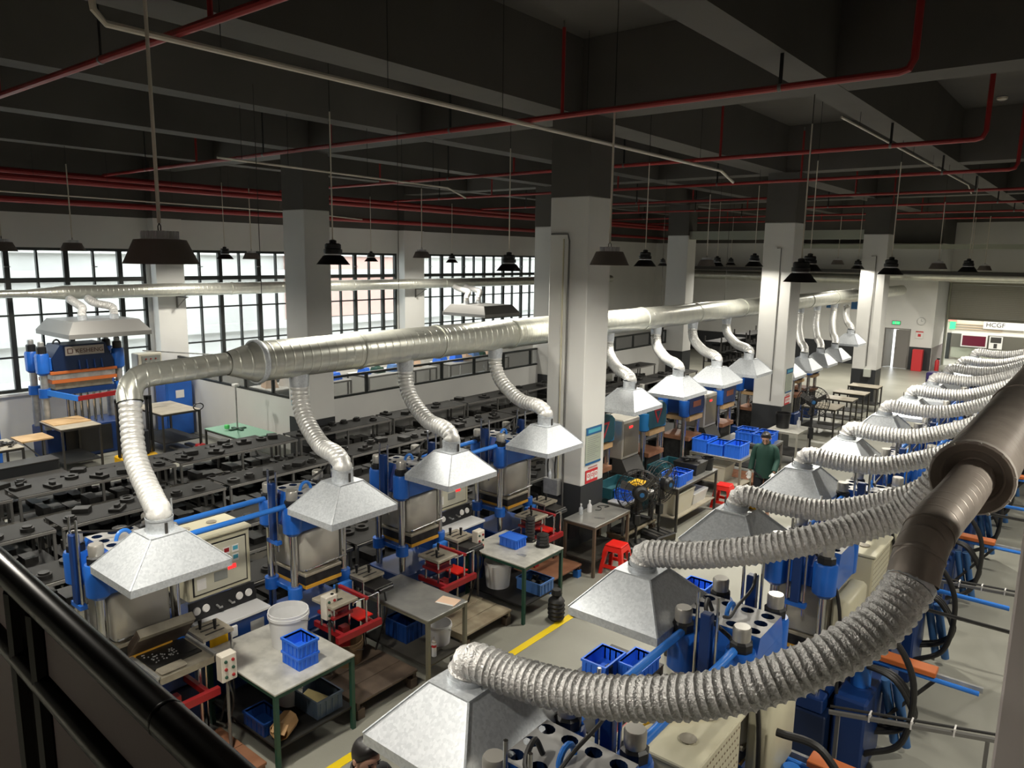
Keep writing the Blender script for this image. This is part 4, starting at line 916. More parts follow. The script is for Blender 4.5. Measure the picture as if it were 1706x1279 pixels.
def crate(loc, d, label, m=None, rz=0.0, group='blue plastic crates', lid=False):
    m = m or M['crate']; L, W_, H = d[0]/2, d[1]/2, d[2]; w = .008
    t = T('plastic_crate', label, 'crate', loc, rz, group)
    MB().box(-L,L,-W_,W_,0,.012).box(-L,L,-W_,-W_+w,.012,H).box(-L,L,W_-w,W_,.012,H).box(-L,-L+w,-W_+w,W_-w,.012,H).box(L-w,L,-W_+w,W_-w,.012,H).build('body', m, t)
    r = MB(); e = .010
    r.box(-L-e,L+e,-W_-e,-W_+w,H-.02,H+.004).box(-L-e,L+e,W_-w,W_+e,H-.02,H+.004).box(-L-e,-L+w,-W_+w,W_-w,H-.02,H+.004).box(L-w,L+e,-W_+w,W_-w,H-.02,H+.004)
    r.build('rim', m, t)
    rb = MB()
    for k in (-.7,-.25,.25,.7):
        for s_ in (-1,1): rb.box(k*L-.008,k*L+.008,s_*W_-.008 if s_ > 0 else -W_-.008, s_*W_+.008 if s_ > 0 else -W_,.01,H-.02); rb.box(L if s_ > 0 else -L-.008, L+.008 if s_ > 0 else -L, k*W_-.008,k*W_+.008,.01,H-.02)
    rb.build('ribs', m, t)
    if lid: MB().box(-L+w,L-w,-W_+w,W_-w,H-.012,H-.002).build('lid', m, t)
    return t
def bucket(loc, r, h, label, m=None, group='white plastic buckets', name='bucket', rim=True):
    m = m or M['bucket']; t = T(name, label, 'bucket', loc, 0, group)
    MB().lathe([(0,.0),(r*.84,0),(r*.98,h*.84),(r*.955,h*.84),(r*.82,.012),(0,.012)], 28).build('body', m, t, smooth=40)
    MB().lathe([(r*.955,h*.84),(r*1.03,h*.84),(r*1.03,h*.92),(r,h*.92),(r*1.0,h),(r*.95,h),(r*.955,h*.84)], 28).build('rim', m, t, smooth=40)
    MB().tube([(r*1.02*math.cos(a), r*1.02*math.sin(a), h*.86-.10*math.sin(a/1.0)) for a in [PI*k/12 for k in range(13)]], .004, 6).build('handle', M['greyframe'], t)
    return t
def bottle(loc, label, m=None, s=1.0, group='small bottles'):
    t = T('bottle', label, 'bottle', loc, 0, group)
    MB().lathe([(0,0),(.035*s,0),(.035*s,.11*s),(.014*s,.14*s),(.014*s,.16*s),(0,.16*s)], 14).build('body', m or M['bucket'], t, smooth=40)
    MB().lathe([(.016*s,.16*s),(.016*s,.185*s),(0,.185*s)], 10).build('cap', M['bucket'], t)
    return t
def heap(name, loc, label, cat, m, n, rad, hh, seed, size=(.03,.07)):
    r_ = random.Random(seed); mb = MB()
    for k in range(n):
        a = r_.uniform(0,6.28); d = rad*math.sqrt(r_.random()); z = hh*(1-(d/rad)**2)*r_.random()
        mb.rbox((d*math.cos(a),d*math.sin(a),z+.02), (r_.uniform(*size),r_.uniform(*size),r_.uniform(.015,.04)), (r_.uniform(-.5,.5),r_.uniform(-.5,.5),r_.uniform(0,3)), .004)
    o = mb.build(name, m, None, loc); o['kind'] = 'stuff'; return tag(o, label, cat)
# --- table 1
table('work_table', -6.62,-5.43,3.42,4.33, 'nearest green-framed work table with scratched pale top', M['tabletop'], M['green'])
bucket((-6.12,4.05,.8), .20, .36, 'white bucket on the nearest work table')
crate((-5.72,3.90,.8), (.27,.22,.12), 'lower blue crate of the stack on the nearest table'); crate((-5.72,3.90,.925), (.27,.22,.13), 'upper blue crate of the stack on the nearest table')
crate((-5.73,4.08,.25), (.42,.30,.18), 'grey crate with yellow paper under the nearest table', M['crateg'], 0)
o = MB().rbox((0,0,.03),(.26,.16,.012),(.12,.1,.3)).build('paper_sheet', mat('yellow_paper', (.62,.52,.25), .7), None, (-5.75,4.06,.30)); tag(o, 'yellow paper bag inside the grey crate', 'paper')
crate((-5.85,3.56,.25), (.34,.22,.13), 'dark blue crate under the nearest table', M['dblue'])
t = T('cardboard_box', 'torn brown cardboard tube box under the nearest table', 'box', (-5.58,3.60,.25), .5)
MB().lathe([(.085,0),(.095,.0),(.095,.20),(.085,.20)], 9).xf(Matrix.Translation((0,-.1,.095)) @ Matrix.Rotation(-PI/2,4,'X')).build('body', M['card'], t); MB().rbox((.03,-.14,.16),(.13,.10,.008),(.5,.3,.2)).build('flap', M['card'], t)
bucket((-6.0,3.95,.25), .14, .24, 'white bowl on the shelf under the nearest table')
# --- table 2
table('work_table', -6.50,-5.37,5.28,5.92, 'grey steel work table with a peach card on it', M['tablesteel'], mat('olive_steel_leg', (.20,.19,.14), .45, .3), shelfmat=M['shelfl'])
t = T('card_sheet', 'peach card lying on the grey steel table', 'card', (-5.53,5.76,.801), .25); MB().box(-.12,.12,-.09,.09,0,.006).build('card', M['peach'], t); MB().rbox((0,-.085,.006),(.22,.02,.006),(.1,0,0)).build('curled_edge', M['paper'], t)
t = T('glue_tube', 'white tube with red nozzle ring under the grey steel table', 'tube', (-5.50,5.50,.25)); MB().lathe([(0,0),(.028,0),(.028,.16),(0,.16)], 14).build('body', M['bucket'], t); MB().lathe([(.028,.161),(.026,.18),(.008,.19),(.006,.23),(0,.23)], 12).build('nozzle', M['signplate'], t); MB().lathe([(.0285,.11),(.0285,.14)], 14).build('red_band', M['signred'], t)
bucket((-5.68,5.76,.25), .15, .24, 'translucent tub under the grey steel table')
crate((-6.1,5.62,.25), (.36,.3,.22), 'dark blue crate under the grey steel table', M['dblue'])
bucket((-6.25,4.86,0), .19, .46, 'brown barrel left of the grey steel table', M['olive'], 'barrels', 'barrel')
# --- table 3
table('work_table', -6.48,-5.45,7.08,7.95, 'work table with black rubber parts and a lidded blue crate', M['tabletop'], M['green'])
crate((-6.03,7.56,.8), (.29,.22,.13), 'lidded blue crate on the table with black rubber parts', lid=True)
t = T('rubber_roll', 'tall black stack of rubber rings on the table', 'rubber part', (-5.95,7.84,.8)); MB().lathe([(0,0)]+[(.062+(.008 if k % 2 else 0),.02+k*.02) for k in range(17)]+[(0,.36)], 16).build('rings', M['rubber'], t); MB().lathe([(.09,0),(.09,.012),(.07,.012)], 16).build('bottom_ring', M['rubber'], t)
t = T('rubber_pile', 'short black pile of rubber parts on the table', 'rubber part', (-5.70,7.80,.8)); MB().lathe([(0,0)]+[(.085+(.01 if k % 2 else 0)-.001*k,.015+k*.022) for k in range(8)]+[(0,.19)], 9).build('rings', M['rubber'], t); MB().lathe([(.10,0),(.10,.008),(.0,.008)], 16).build('tray', M['frame'], t)
bucket((-6.14,7.38,.25), .19, .36, 'white bucket under the table with black rubber parts')
crate((-5.68,7.62,.25), (.40,.30,.16), 'pale blue crate under the table with black rubber parts', M['cratel']); heap('rubber_scraps', (-5.70,7.62,.27), 'black rubber scraps heaped in the pale blue crate', 'scraps', M['rubber'], 60, .14, .16, 5)
o = MB().prism([(-.07,-.02),(.08,-.03),(.05,.05),(-.02,.05)], 2, 0, .004).build('scraper_blade', M['steel'], None, (-5.72,7.36,.8)); tag(o, 'dark flat scraper blade on the table', 'tool')
# black ribbed sack and cables on the floor
t = T('rubber_sack', 'black knobbly sack standing on the yellow line', 'sack', (-5.22,7.48,0)); MB().lathe([(0,0)]+[(.105+(.016 if k % 2 else 0)-.002*abs(k-5),.02+k*.028) for k in range(11)]+[(.05,.34),(0,.35)], 11).build('body', M['rubber'], t); MB().lathe([(.05,.34),(.075,.37),(.06,.43),(0,.43)], 9).build('neck', M['rubber'], t)
r_ = random.Random(9)
o = MB().tube(catmull([(r_.uniform(-.18,.18), r_.uniform(-.18,.2), .008+.006*k % .02) for k in range(16)], 5), .005, 5).build('cable_tangle', M['rubber'], None, (-5.05,7.85,0)); tag(o, 'black tangled thin cable on the floor by the yellow line', 'cable')
# --- table 4
table('work_table', -6.11,-5.54,8.88,9.9, 'grey work table with small bottles at the foot of the nearest column', M['tablesteel'], mat('brown_steel_leg', (.16,.12,.085), .5, .2), shelfmat=M['shelfl'])
bottle((-6.02,9.22,.8), 'clear bottle with spout on the table by the nearest column', M['galv'], .9); bottle((-5.98,9.40,.8), 'white bottle on the table by the nearest column')
o = MB().tube(catmull([(0,0,.006),(.06,.05,.006),(.02,.14,.01),(-.06,.16,.006),(-.03,.26,.006),(.07,.3,.006),(.05,.2,.012)], 6), .006, 6).build('cable_tangle', M['rubber'], None, (-5.95,9.52,.8)); tag(o, 'short black cord lying on the table by the nearest column', 'cable')
t = T('tongs', 'pair of steel tongs on the table by the nearest column', 'tool', (-5.70,9.25,.803), .5); MB().rbox((0,.01,0),(.16,.01,.006),(0,0,.12)).build('arm', M['chrome'], t); MB().rbox((0,-.01,0),(.16,.01,.006),(0,0,-.12)).build('arm', M['chrome'], t)
t = T('tool_bag', 'dark bag of tools on a hook under the table', 'bag', (-6.08,9.05,.45)); MB().frus(-.03,.03,-.09,.09,0,-.02,.02,-.06,.06,.28).build('body', M['navy'], t); MB().tube([(0,-.05,.28),(0,0,.33),(0,.05,.28)], .005, 5).build('strap', M['frame'], t)
# platforms (planks one by one)
def platform(x0,x1,y0,y1, label, m, z=.20, n=3, legm=None):
    t = T('step_platform', label, 'platform', ((x0+x1)/2,(y0+y1)/2,0), 0, 'low operator platforms'); a, b = (x1-x0)/2, (y1-y0)/2; w = 2*a/n
    for k in range(n): MB().box(-a+k*w+.004,-a+(k+1)*w-.004,-b,b,z-.03,z,.004).build('plank', m, t)
    for sy in (-1,1): MB().box(-a+.02,a-.02,sy*(b-.03)-.02,sy*(b-.03)+.02,z-.09,z-.03).build('bearer', m, t)
    for sx in (-1,1):
        for sy in (-1,1): MB().box(sx*(a-.05)-.045,sx*(a-.05)+.045,sy*(b-.055)-.045,sy*(b-.055)+.045,0,z-.09).build('block_foot', legm or m, t)
    return t
platform(-6.35,-5.5,4.40,5.25, 'dark wooden platform between the first two tables', M['wood']); platform(-6.35,-5.6,6.12,7.02, 'pale worn wooden platform between the second and third tables', M['woodl'], legm=M['wood'])
platform(-6.4,-5.72,8.02,8.84, 'rusty brown platform before the table with bottles', M['rust'], legm=M['lblue'], n=1); platform(-6.15,-5.8,10.2,11.3, 'pale wooden platform behind the pedestal fans', M['woodl'], legm=M['wood'])
platform(-6.3,-5.5,2.55,3.36, 'reddish brown platform before the nearest press', M['rust'], legm=M['wood'], z=.14, n=2)
# --- tables beyond the nearest column
table('work_table', -6.03,-5.46,11.40,13.05, 'dark-framed table with blue crates and a black bag behind the fans', M['tablesteel'], M['frame'], shelfmat=M['plyg'])
crate((-5.66,11.62,.8), (.34,.28,.20), 'blue crate at the front corner of the table behind the fans'); crate((-5.70,11.98,.8), (.32,.28,.16), 'blue crate seen through the fan grille')
t = T('tool_bag', 'open black bag full of cables on the table behind the fans', 'bag', (-5.77,12.50,.8)); MB().frus(-.2,.2,-.20,.20,0,-.24,.24,-.24,.24,.22).build('body', M['rubber'], t)
MB().tube(catmull([(random.Random(k).uniform(-.2,.2), random.Random(k+40).uniform(-.2,.2), .24+.02*(k % 4)) for k in range(14)], 5), .014, 6).build('cables', M['rubber'], t)
bucket((-5.60,12.88,.8), .11, .24, 'small black bin on the table behind the fans', M['black'], 'black bins', 'bin')
t = T('storage_bin', 'cream plastic bin under the table behind the fans', 'bin', (-5.74,11.85,.25), 0, 'cream bins'); MB().frus(-.18,.18,-.3,.3,0,-.22,.22,-.34,.34,.38).build('body', M['cream'], t); MB().box(-.23,.23,-.35,.35,.38,.40).build('rim', M['cream'], t)
t = T('storage_bin', 'white plastic tray pile under the table behind the fans', 'bin', (-5.75,12.55,.25), 0, 'cream bins'); MB().frus(-.16,.16,-.25,.25,0,-.2,.2,-.3,.3,.20).build('body', M['bucket'], t); MB().box(-.2,.2,-.3,.3,.20,.22).build('rim', M['bucket'], t)
table('side_bench', -6.14,-5.82,10.2,11.25, 'white low bench with a blue crate left of the fans', M['bucket'], M['greyframe'], z=.74)
crate((-5.99,10.48,.74), (.26,.22,.15), 'blue crate on the white bench left of the fans'); o = MB().box(-.14,.14,-.16,.16,0,.2,.03).build('yellow_case', M['yellowp'], None, (-5.99,10.92,.74)); tag(o, 'yellow case behind the first fan', 'case')
table('work_table', -6.47,-5.36,13.92,14.55, 'narrow bench with three tall blue crates', M['tablesteel'], mat('pale_tube_leg', (.28,.27,.22), .45, .3), shelfmat=M['plyg'])
for k, x in enumerate((-5.58,-5.94,-6.28)): crate((x,14.22,.8), (.32,.50,.27 if k != 1 else .22), ['right tall blue crate on the narrow bench','middle tall blue crate on the narrow bench','left tall blue crate on the narrow bench'][k])
t = T('storage_bin', 'cream box under the bench with three crates', 'bin', (-5.95,14.25,.25), 0, 'cream bins'); MB().frus(-.2,.2,-.2,.2,0,-.24,.24,-.24,.24,.30).build('body', M['cream'], t); MB().box(-.25,.25,-.25,.25,.30,.32).build('rim', M['cream'], t)
platform(-6.2,-5.3,14.6,15.3, 'orange brown platform behind the green worker', M['rust'])
table('work_table', -6.45,-5.3,15.40,16.15, 'bench with four blue crates behind the green worker', M['tablesteel'], M['greyframe'])
for k, (x, y) in enumerate(((-5.55,15.62),(-5.95,15.62),(-5.6,15.98),(-6.05,15.98))): crate((x,y,.8), (.36,.30,.20), ['front right','front left','back right','back left'][k]+' blue crate on the bench behind the green worker')
table('work_table', -6.0,-5.28,17.05,17.95, 'pale table with a black bucket before the second column', M['tabletop'], mat('pale_tube_leg2', (.33,.32,.28), .45))
bucket((-5.78,17.45,.8), .17, .36, 'black bucket on the pale table before the second column', M['black'], 'black bins', 'bin'); bottle((-5.5,17.75,.8), 'white bottle beside the black bucket', None, 1.3)
for k, (a, b) in enumerate(((20.57,21.5),(22.2,22.85),(23.5,24.2),(25.1,25.75))): 
    table('long_bench', -6.35,-5.45,a,b, 'brown-topped bench, %s beyond the second column' % ORD[k], M['plyg'], M['frame'], 'far benches by the aisle')
table('work_table', -4.55,-3.75,27.2,28.6, 'dark far table with a violet machine on it', M['frame'], M['frame'], 'far tables')
t = T('small_machine', 'violet machine on the far dark table', 'machine', (-4.25,27.7,.8)); MB().box(-.3,.3,-.25,.25,0,.35,.03).build('body', M['purple'], t); MB().lathe([(.14,0),(.14,.06),(0,.06)], 16).xf(Matrix.Translation((.05,-.26,.17)) @ Matrix.Rotation(PI/2,4,'X')).build('wheel', M['black'], t)
crate((-4.05,29.3,0), (.6,.5,.35), 'blue tub on the floor beyond the far dark table')
o = MB().box(-.2,.2,-.15,.15,0,.95,.01).build('fire_cabinet', M['signred'], None, (-6.45,36.5,0)); tag(o, 'red fire cabinet against the far end wall', 'cabinet')
t = T('fire_extinguisher', 'red fire extinguisher at the far wall corner', 'extinguisher', (-5.78,37.2,0)); MB().lathe([(0,0),(.09,0),(.09,.42),(.04,.5),(0,.5)], 14).build('cylinder', M['signred'], t); MB().box(-.02,.1,-.015,.015,.5,.56).build('valve', M['black'], t)
# stands by the right row
table('crate_stand', -3.62,-3.02,5.45,6.2, 'dark stand with two blue crates by the right row', M['frame'], M['frame'], 'stands by the right row', z=.78)
crate((-3.42,5.72,.78), (.26,.36,.15), 'blue crate with a black tool on the near right stand'); crate((-3.15,5.92,.78), (.26,.34,.13), 'blue crate behind another on the near right stand')
o = MB().box(-.03,.03,-.03,.03,0,.12,.006).build('black_tool', M['black'], None, (-3.30,5.62,.80)); tag(o, 'small black tool in the crate on the right stand', 'tool')
table('crate_stand', -3.72,-3.2,7.6,8.2, 'dark stand with one blue crate by the right row', M['frame'], M['frame'], 'stands by the right row', z=.78); crate((-3.46,7.88,.78), (.30,.26,.13), 'small blue crate on the stand before the fourth right hood')
# stools
def stool(loc, label, rz=0.0):
    t = T('plastic_stool', label, 'stool', loc, rz, 'red plastic stools')
    MB().box(-.135,.135,-.135,.135,.43,.455,.012).build('seat', M['stool'], t); MB().frus(-.155,.155,-.155,.155,.36,-.135,.135,-.135,.135,.43).build('skirt', M['stool'], t)
    for sx in (-1,1):
        for sy in (-1,1): MB().frus(*(sorted((sx*.20,sx*.15))), *(sorted((sy*.20,sy*.15))), 0, *(sorted((sx*.155,sx*.09))), *(sorted((sy*.155,sy*.09))), .36).build('leg', M['stool'], t)
    for sy in (-1,1): MB().box(-.16,.16,sy*.165-.012,sy*.165+.012,.10,.15).build('stretcher', M['stool'], t)
stool((-5.42,9.32,0), 'red plastic stool beside the table with bottles', .1); stool((-5.42,13.30,0), 'red plastic stool behind the table of crates', .1)
# pedestal fans
def fan(loc, h, rz, label):
    t = T('pedestal_fan', label, 'fan', loc, rz, 'black pedestal fans')
    MB().box(-.20,.20,-.24,.24,0,.14,.02).build('base', M['black'], t)
    for k in range(4): MB().box(-.17,.17,-.19+k*.11,-.13+k*.11,.141,.15).build('base_rib', M['frame'], t)
    MB().cyl((0,0,.14),(0,0,h-.1), .022, n=10).build('pole', M['black'], t); MB().box(-.05,.05,-.05,.05,h*.45,h*.62,.01).build('control_box', M['black'], t)
    R_ = .36; A = Matrix.Translation((0,0,h)) @ Matrix.Rotation(PI/2,4,'Y')
    MB().lathe([(0,-.22),(.09,-.22),(.125,-.18),(.125,-.08),(.09,-.06),(0,-.06)], 18).xf(A).build('motor', M['black'], t); MB().lathe([(0,-.226),(.04,-.226),(.04,-.221)], 14).xf(A).build('badge', M['signblue'], t); MB().lathe([(0,.0),(.045,0),(.045,.05),(0,.06)], 16).xf(A).build('hub', M['signblue'], t)
    cg = MB()
    for rr, zz in ((.36,.0),(.35,.06),(.25,.09),(.12,.10),(.35,-.06),(.25,-.09)): cg.tube([(rr*math.cos(a),rr*math.sin(a),zz) for a in [2*PI*k/28 for k in range(28)]], .006, 5, closed=True)
    for k in range(24):
        a = 2*PI*k/24; c, s_ = math.cos(a), math.sin(a); cg.tube([(.05*c,.05*s_,.10),(.25*c,.25*s_,.09),(.35*c,.35*s_,.06),(.36*c,.36*s_,0),(.35*c,.35*s_,-.06),(.25*c,.25*s_,-.09),(.08*c,.08*s_,-.10)], .0034, 4)
    cg.xf(A).build('cage', M['black'], t)
    for k in range(3): MB().prism([(.03,-.03),(.30,-.10),(.33,.04),(.05,.05)], 2, -.004,.004).xf(A @ Matrix.Rotation(2*PI*k/3,4,'Z') @ Matrix.Rotation(.35,4,'X')).build('blade', M['frame'], t)
    return t
fan((-5.60,10.22,0), 1.02, 2.4, 'black pedestal fan nearest the stool, facing away'); fan((-5.56,10.92,0), 1.02, 2.9, 'black pedestal fan behind another fan'); fan((-5.05,17.2,0), 1.55, -1.0, 'tall black pedestal fan beside the second column')
# --- signs on columns
def notice(loc, label, label2):
    t = T('notice_board', label, 'notice', loc, 0, 'blue notice boards on columns')
    MB().box(0,.010,-.22,.22,1.50,2.10).build('sheet', mat('sage_sheet', (.38,.42,.34), .5) if 'sage_sheet' not in bpy.data.materials else bpy.data.materials['sage_sheet'], t)
    MB().box(.010,.016,-.22,.22,1.98,2.10).build('header', M['signblue'], t); MB().box(.016,.018,-.17,.19,2.01,2.07).build('header_band', M['cyanp'], t); MB().box(.010,.014,-.22,.22,1.50,1.535).build('footer', M['signblue'], t)
    ln = MB()
    for k in range(12): ln.box(.010,.012,-.17,.17-(k*37 % 5)*.03,1.575+k*.032,1.583+k*.032)
    ln.build('text_lines', M['textgrey'], t)
    q = T('safety_placard', label2, 'sign', (loc[0],loc[1]-.02,0), 0, 'red placards on columns')
    MB().box(0,.008,-.18,.17,1.20,1.41).build('plate', M['signred'], q)
    for k in range(3): MB().box(.008,.011,-.15+k*.11,-.06+k*.11,1.25,1.37).build('symbol', M['paper'], q); MB().lathe([(.02,0),(.03,0),(.03,.003),(.02,.003),(.02,0)], 12).xf(Matrix.Translation((.011,-.105+k*.11,1.32)) @ Matrix.Rotation(PI/2,4,'Y')).build('symbol_ring', M['signred'], q)
    MB().box(0,.004,-.10,.16,1.43,1.455).build('caption', mat('red_grey_caption', (.45,.22,.2), .6) if 'red_grey_caption' not in bpy.data.materials else bpy.data.materials['red_grey_caption'], q)
notice((-6.126,9.67,0), 'blue-edged notice board on the nearest white column', 'red placard with three symbols on the nearest column'); notice((-6.014,18.36,0), 'blue-edged notice board on the second white column', 'red placard with symbols on the second column')
t = T('notice_board', 'cyan notice board on the column behind the racks', 'notice', (-13.5,9.34,0)); MB().box(-.18,.25,-.008,.0,1.45,2.0).build('sheet', M['cyanp'], t); MB().box(-.18,.25,-.011,-.008,1.92,2.0).build('header', M['signblue'], t)
t = T('junction_box', 'grey junction box with two cables at the nearest column', 'box', (-6.62,9.30,0)); MB().box(-.15,.13,-.06,.055,.98,1.24,.008).build('box', M['steel'], t); 
for x in (-.10,.04): MB().tube(catmull([(x,0,1.24),(x-.01,.0,1.45),(x+.02,-.02,1.62),(x+.02,-.05,1.75)], 4), .012, 6).build('cable', M['rubber'], t)
bottle((-6.66,9.27,1.24), 'small clear bottle on top of the junction box', M['galv'], .8)
# far wall signs
t = T('exit_sign', 'green lit exit sign above the far grey door', 'sign', (-7.49,36.78,1.96)); MB().box(-.17,.17,-.04,0,0,.16).build('case', M['frame'], t); MB().box(-.155,.155,-.045,-.041,.015,.145).build('face', M['exit'], t); MB().box(-.04,.0,-.05,-.046,.03,.13).box(.04,.12,-.05,-.046,.07,.09).build('pictogram', M['paper'], t)
t = T('wall_clock', 'round pale wall clock on the far wall', 'clock', (-6.5,36.78,2.17)); MB().lathe([(0,.03),(.15,.03),(.17,0)], 24).xf(Matrix.Rotation(PI/2,4,'X')).build('face', M['white'], t); MB().box(-.005,.005,-.036,-.031,0,.1).box(0,.07,-.036,-.031,-.005,.005).build('hands', M['black'], t); MB().lathe([(.15,.031),(.17,.031),(.17,0)], 24).xf(Matrix.Rotation(PI/2,4,'X')).build('ring', M['steel'], t)
t = T('wall_notice', 'small red-headed notice below the far clock', 'notice', (-6.52,36.78,1.41)); MB().box(-.15,.15,-.01,0,0,.32).build('sheet', M['paper'], t); MB().box(-.15,.15,-.013,-.01,.27,.32).build('header', M['signred'], t); MB().box(-.06,.06,-.013,-.01,.08,.2).build('mark', M['signred'], t)
for k, x in enumerate((-11.4,-10.3,-9.2)):
    t = T('wall_poster', 'blue poster on the far wall, %s from the left' % ORD[k], 'poster', (x,36.78,2.4)); MB().box(-.3,.3,-.01,0,0,.8).build('sheet', M['paper'], t); MB().box(-.26,.26,-.014,-.01,.15,.76).build('print', M['signblue'], t)
# ================================================================ WINDOW-SIDE MACHINES
def text_mesh(name, body, size, m, parent, loc, rot):
    cu = bpy.data.curves.new(name, 'FONT'); cu.body = body; cu.size = size; cu.extrude = .002; cu.align_x = 'LEFT'
    to = bpy.data.objects.new(name+'_tmp', cu); COL.objects.link(to)
    dg_ = bpy.context.evaluated_depsgraph_get(); me = bpy.data.meshes.new_from_object(to.evaluated_get(dg_)); bpy.data.objects.remove(to)
    me.materials.clear(); me.materials.append(m); o = mesh_obj(name, me, parent, loc, rot); return o
k = T('moulding_press', 'large blue press with KESHENG name plate before the windows', 'press', (-18.45,6.87,0))
MB().box(-.55,.35,-.85,.85,0,.75,.02).build('base', M['dblue'], k); MB().box(.36,.40,-.5,.5,.1,.7).build('front_panel', M['black'], k)
for sx in (-1,1):
    for sy in (-1,1):
        p = (sx*.30,sy*.80,0)
        MB().cyl((p[0],p[1],.75),(p[0],p[1],2.05), .075, n=16).build('column', M['steel'], k)
        c = MB().lathe([(.08,1.98),(.135,2.03),(.14,2.42),(.12,2.46),(0,2.46)], 18, p).build('cup', M['blue'], k)
        MB().lathe([(.10,2.46),(.10,2.60),(.075,2.62),(0,2.62)], 12, p).build('lock_nut', M['black'] if sy < 0 or sx < 0 else M['frame'], c); MB().lathe([(.065,2.62),(.065,2.70),(.05,2.72),(0,2.72)], 12, p).build('nut_cap', M['steel'], c)
        MB().lathe([(.076,1.48),(.12,1.48),(.12,1.68),(.076,1.68)], 16, p).build('bracket_cup', M['blue'], k)
MB().prism([(-.62,2.05),(.66,2.05),(.66,2.20),(.50,2.62),(-.46,2.62),(-.64,2.35)], 0, -.30,.40).build('crosshead', M['navyp'], k)
for sy in (-1,1): MB().box(-.36,.36,sy*.72-.10,sy*.72+.10,2.06,2.36,.02).build('crosshead_arm', M['blue'], k)
for q in range(4): MB().prism([(.40,2.06),(.46,2.06),(.41,2.26),(.40,2.26)], 1, -.1+q*.16,-.075+q*.16).build('gusset', M['dblue'], k)
MB().box(-.36,.42,-.70,.72,1.98,2.045,.006).build('orange_platen', M['orange'], k); MB().box(-.34,.40,-.66,.68,1.86,1.975).build('grey_platen', M['steel'], k); MB().box(-.36,.42,-.68,.70,1.78,1.855).build('orange_platen', M['orange'], k)
MB().box(-.32,.36,-.78,.78,1.50,1.62).build('moving_beam', M['dblue'], k); MB().box(-.3,.34,-.6,.62,1.63,1.77).build('lower_platen', M['tan'], k)
MB().beam((.40,-.78,1.60),(1.05,-.40,1.50),.05,.12).build('loader_arm', M['lblue'], k); MB().beam((1.05,-.42,1.50),(1.05,.62,1.54),.05,.10).build('loader_bar', M['red'], k); MB().beam((1.0,.55,1.62),(.95,1.25,1.66),.10,.12).build('loader_cylinder', M['red'], k)
for q in range(6): MB().cyl((.15,-.3+q*.14,.75),(.15,-.3+q*.14,1.5), .035, n=10).build('ram_rod', M['chrome'], k)
MB().tube([Vector((0,-.45,2.62))+Vector((0,.07-.07*math.cos(a),.09*math.sin(a))) for a in [PI*q/8 for q in range(9)]], .02, 8).build('lifting_eye', M['black'], k)
sp = MB().box(.401,.412,-.36,.46,2.38,2.58).build('name_plate', M['signplate'], k)
text_mesh('lettering', 'KESHENG', .138, M['signbrown'], sp, (.414,-.155,2.428), (PI/2,0,PI/2))
MB().box(.412,.416,-.32,-.30,2.42,2.54).box(.412,.416,-.30,-.21,2.52,2.54).box(.412,.416,-.30,-.21,2.42,2.44).box(.412,.416,-.22,-.20,2.44,2.52).build('logo_mark', M['signbrown'], sp)
t = T('control_box', 'cream control box with red buttons beside the name-plate press', 'control box', (-18.58,8.55,0))
MB().cyl((0,0,0),(0,0,1.78), .03, n=8).build('post', M['greyframe'], t); MB().box(-.2,.15,-.30,.30,1.78,2.22,.02).build('box', M['cream'], t); MB().box(.151,.158,-.2,.26,1.84,2.16).build('panel', M['textgrey'], t)
for a in range(3):
    for b_ in range(3): MB().lathe([(.02,0),(.018,.01),(0,.012)], 8).xf(Matrix.Translation((.158,-.1+a*.12,1.90+b_*.09)) @ Matrix.Rotation(PI/2,4,'Y')).build('button', M['red'] if b_ != 1 else M['cream'], t)
MB().beam((0,-.1,2.28),(.3,1.6,2.05),.03,.03).build('arm', M['steel'], t)
table('loading_table', -18.0,-16.8,5.85,6.65, 'long loading table with plywood end left of the name-plate press', M['plyg'], M['frame'], 'loading tables by the windows', z=1.0)
o = MB().box(-.35,.35,-.38,.38,0,.02).build('plywood_sheet', M['ply'], None, (-17.6,6.25,1.0)); tag(o, 'orange plywood sheet on the long loading table', 'plywood')
o = MB().box(-.32,.32,-.30,.30,0,.03).build('plywood_shelf', M['ply'], None, (-17.4,5.5,.78)); tag(o, 'plywood leaf standing out beside the loading table', 'plywood')
MB().beam((-.1,.25,-.03),(-.1,.25,-.78),.03,.03).beam((.25,-.25,-.02),(-.1,.2,-.5),.02,.02).build('support', M['greyframe'], o)
table('loading_table', -18.25,-16.75,7.95,8.9, 'long wooden loading table right of the name-plate press', M['plyg'], M['frame'], 'loading tables by the windows', z=1.0, shelf=.3)
t = T('electric_stacker', 'black stacker with yellow base between the loading tables', 'stacker', (-16.35,7.15,0))
MB().box(-.25,.22,-.38,.38,.08,.30,.03).build('yellow_base', M['yellowp'], t)
for y in (-.36,-.28,.28,.36): MB().box(-.02,.06,y-.02,y+.02,.3,1.55).build('mast', M['black'], t)
MB().box(-.02,.06,-.38,.38,1.5,1.58).build('mast_top', M['black'], t); MB().box(.06,.20,-.22,.22,.3,.85,.03).build('battery_case', M['navy'], t)
for y in (-.08,.08): MB().cyl((.02,y,.85),(.02,y,1.5), .025, n=8).build('lift_cylinder', M['chrome'], t)
for y in (-.25,.25): MB().lathe([(.08,0),(.08,.08),(0,.08)], 12).xf(Matrix.Translation((-.1,y,.08)) @ Matrix.Rotation(PI/2,4,'X')).build('wheel', M['rubber'], t)
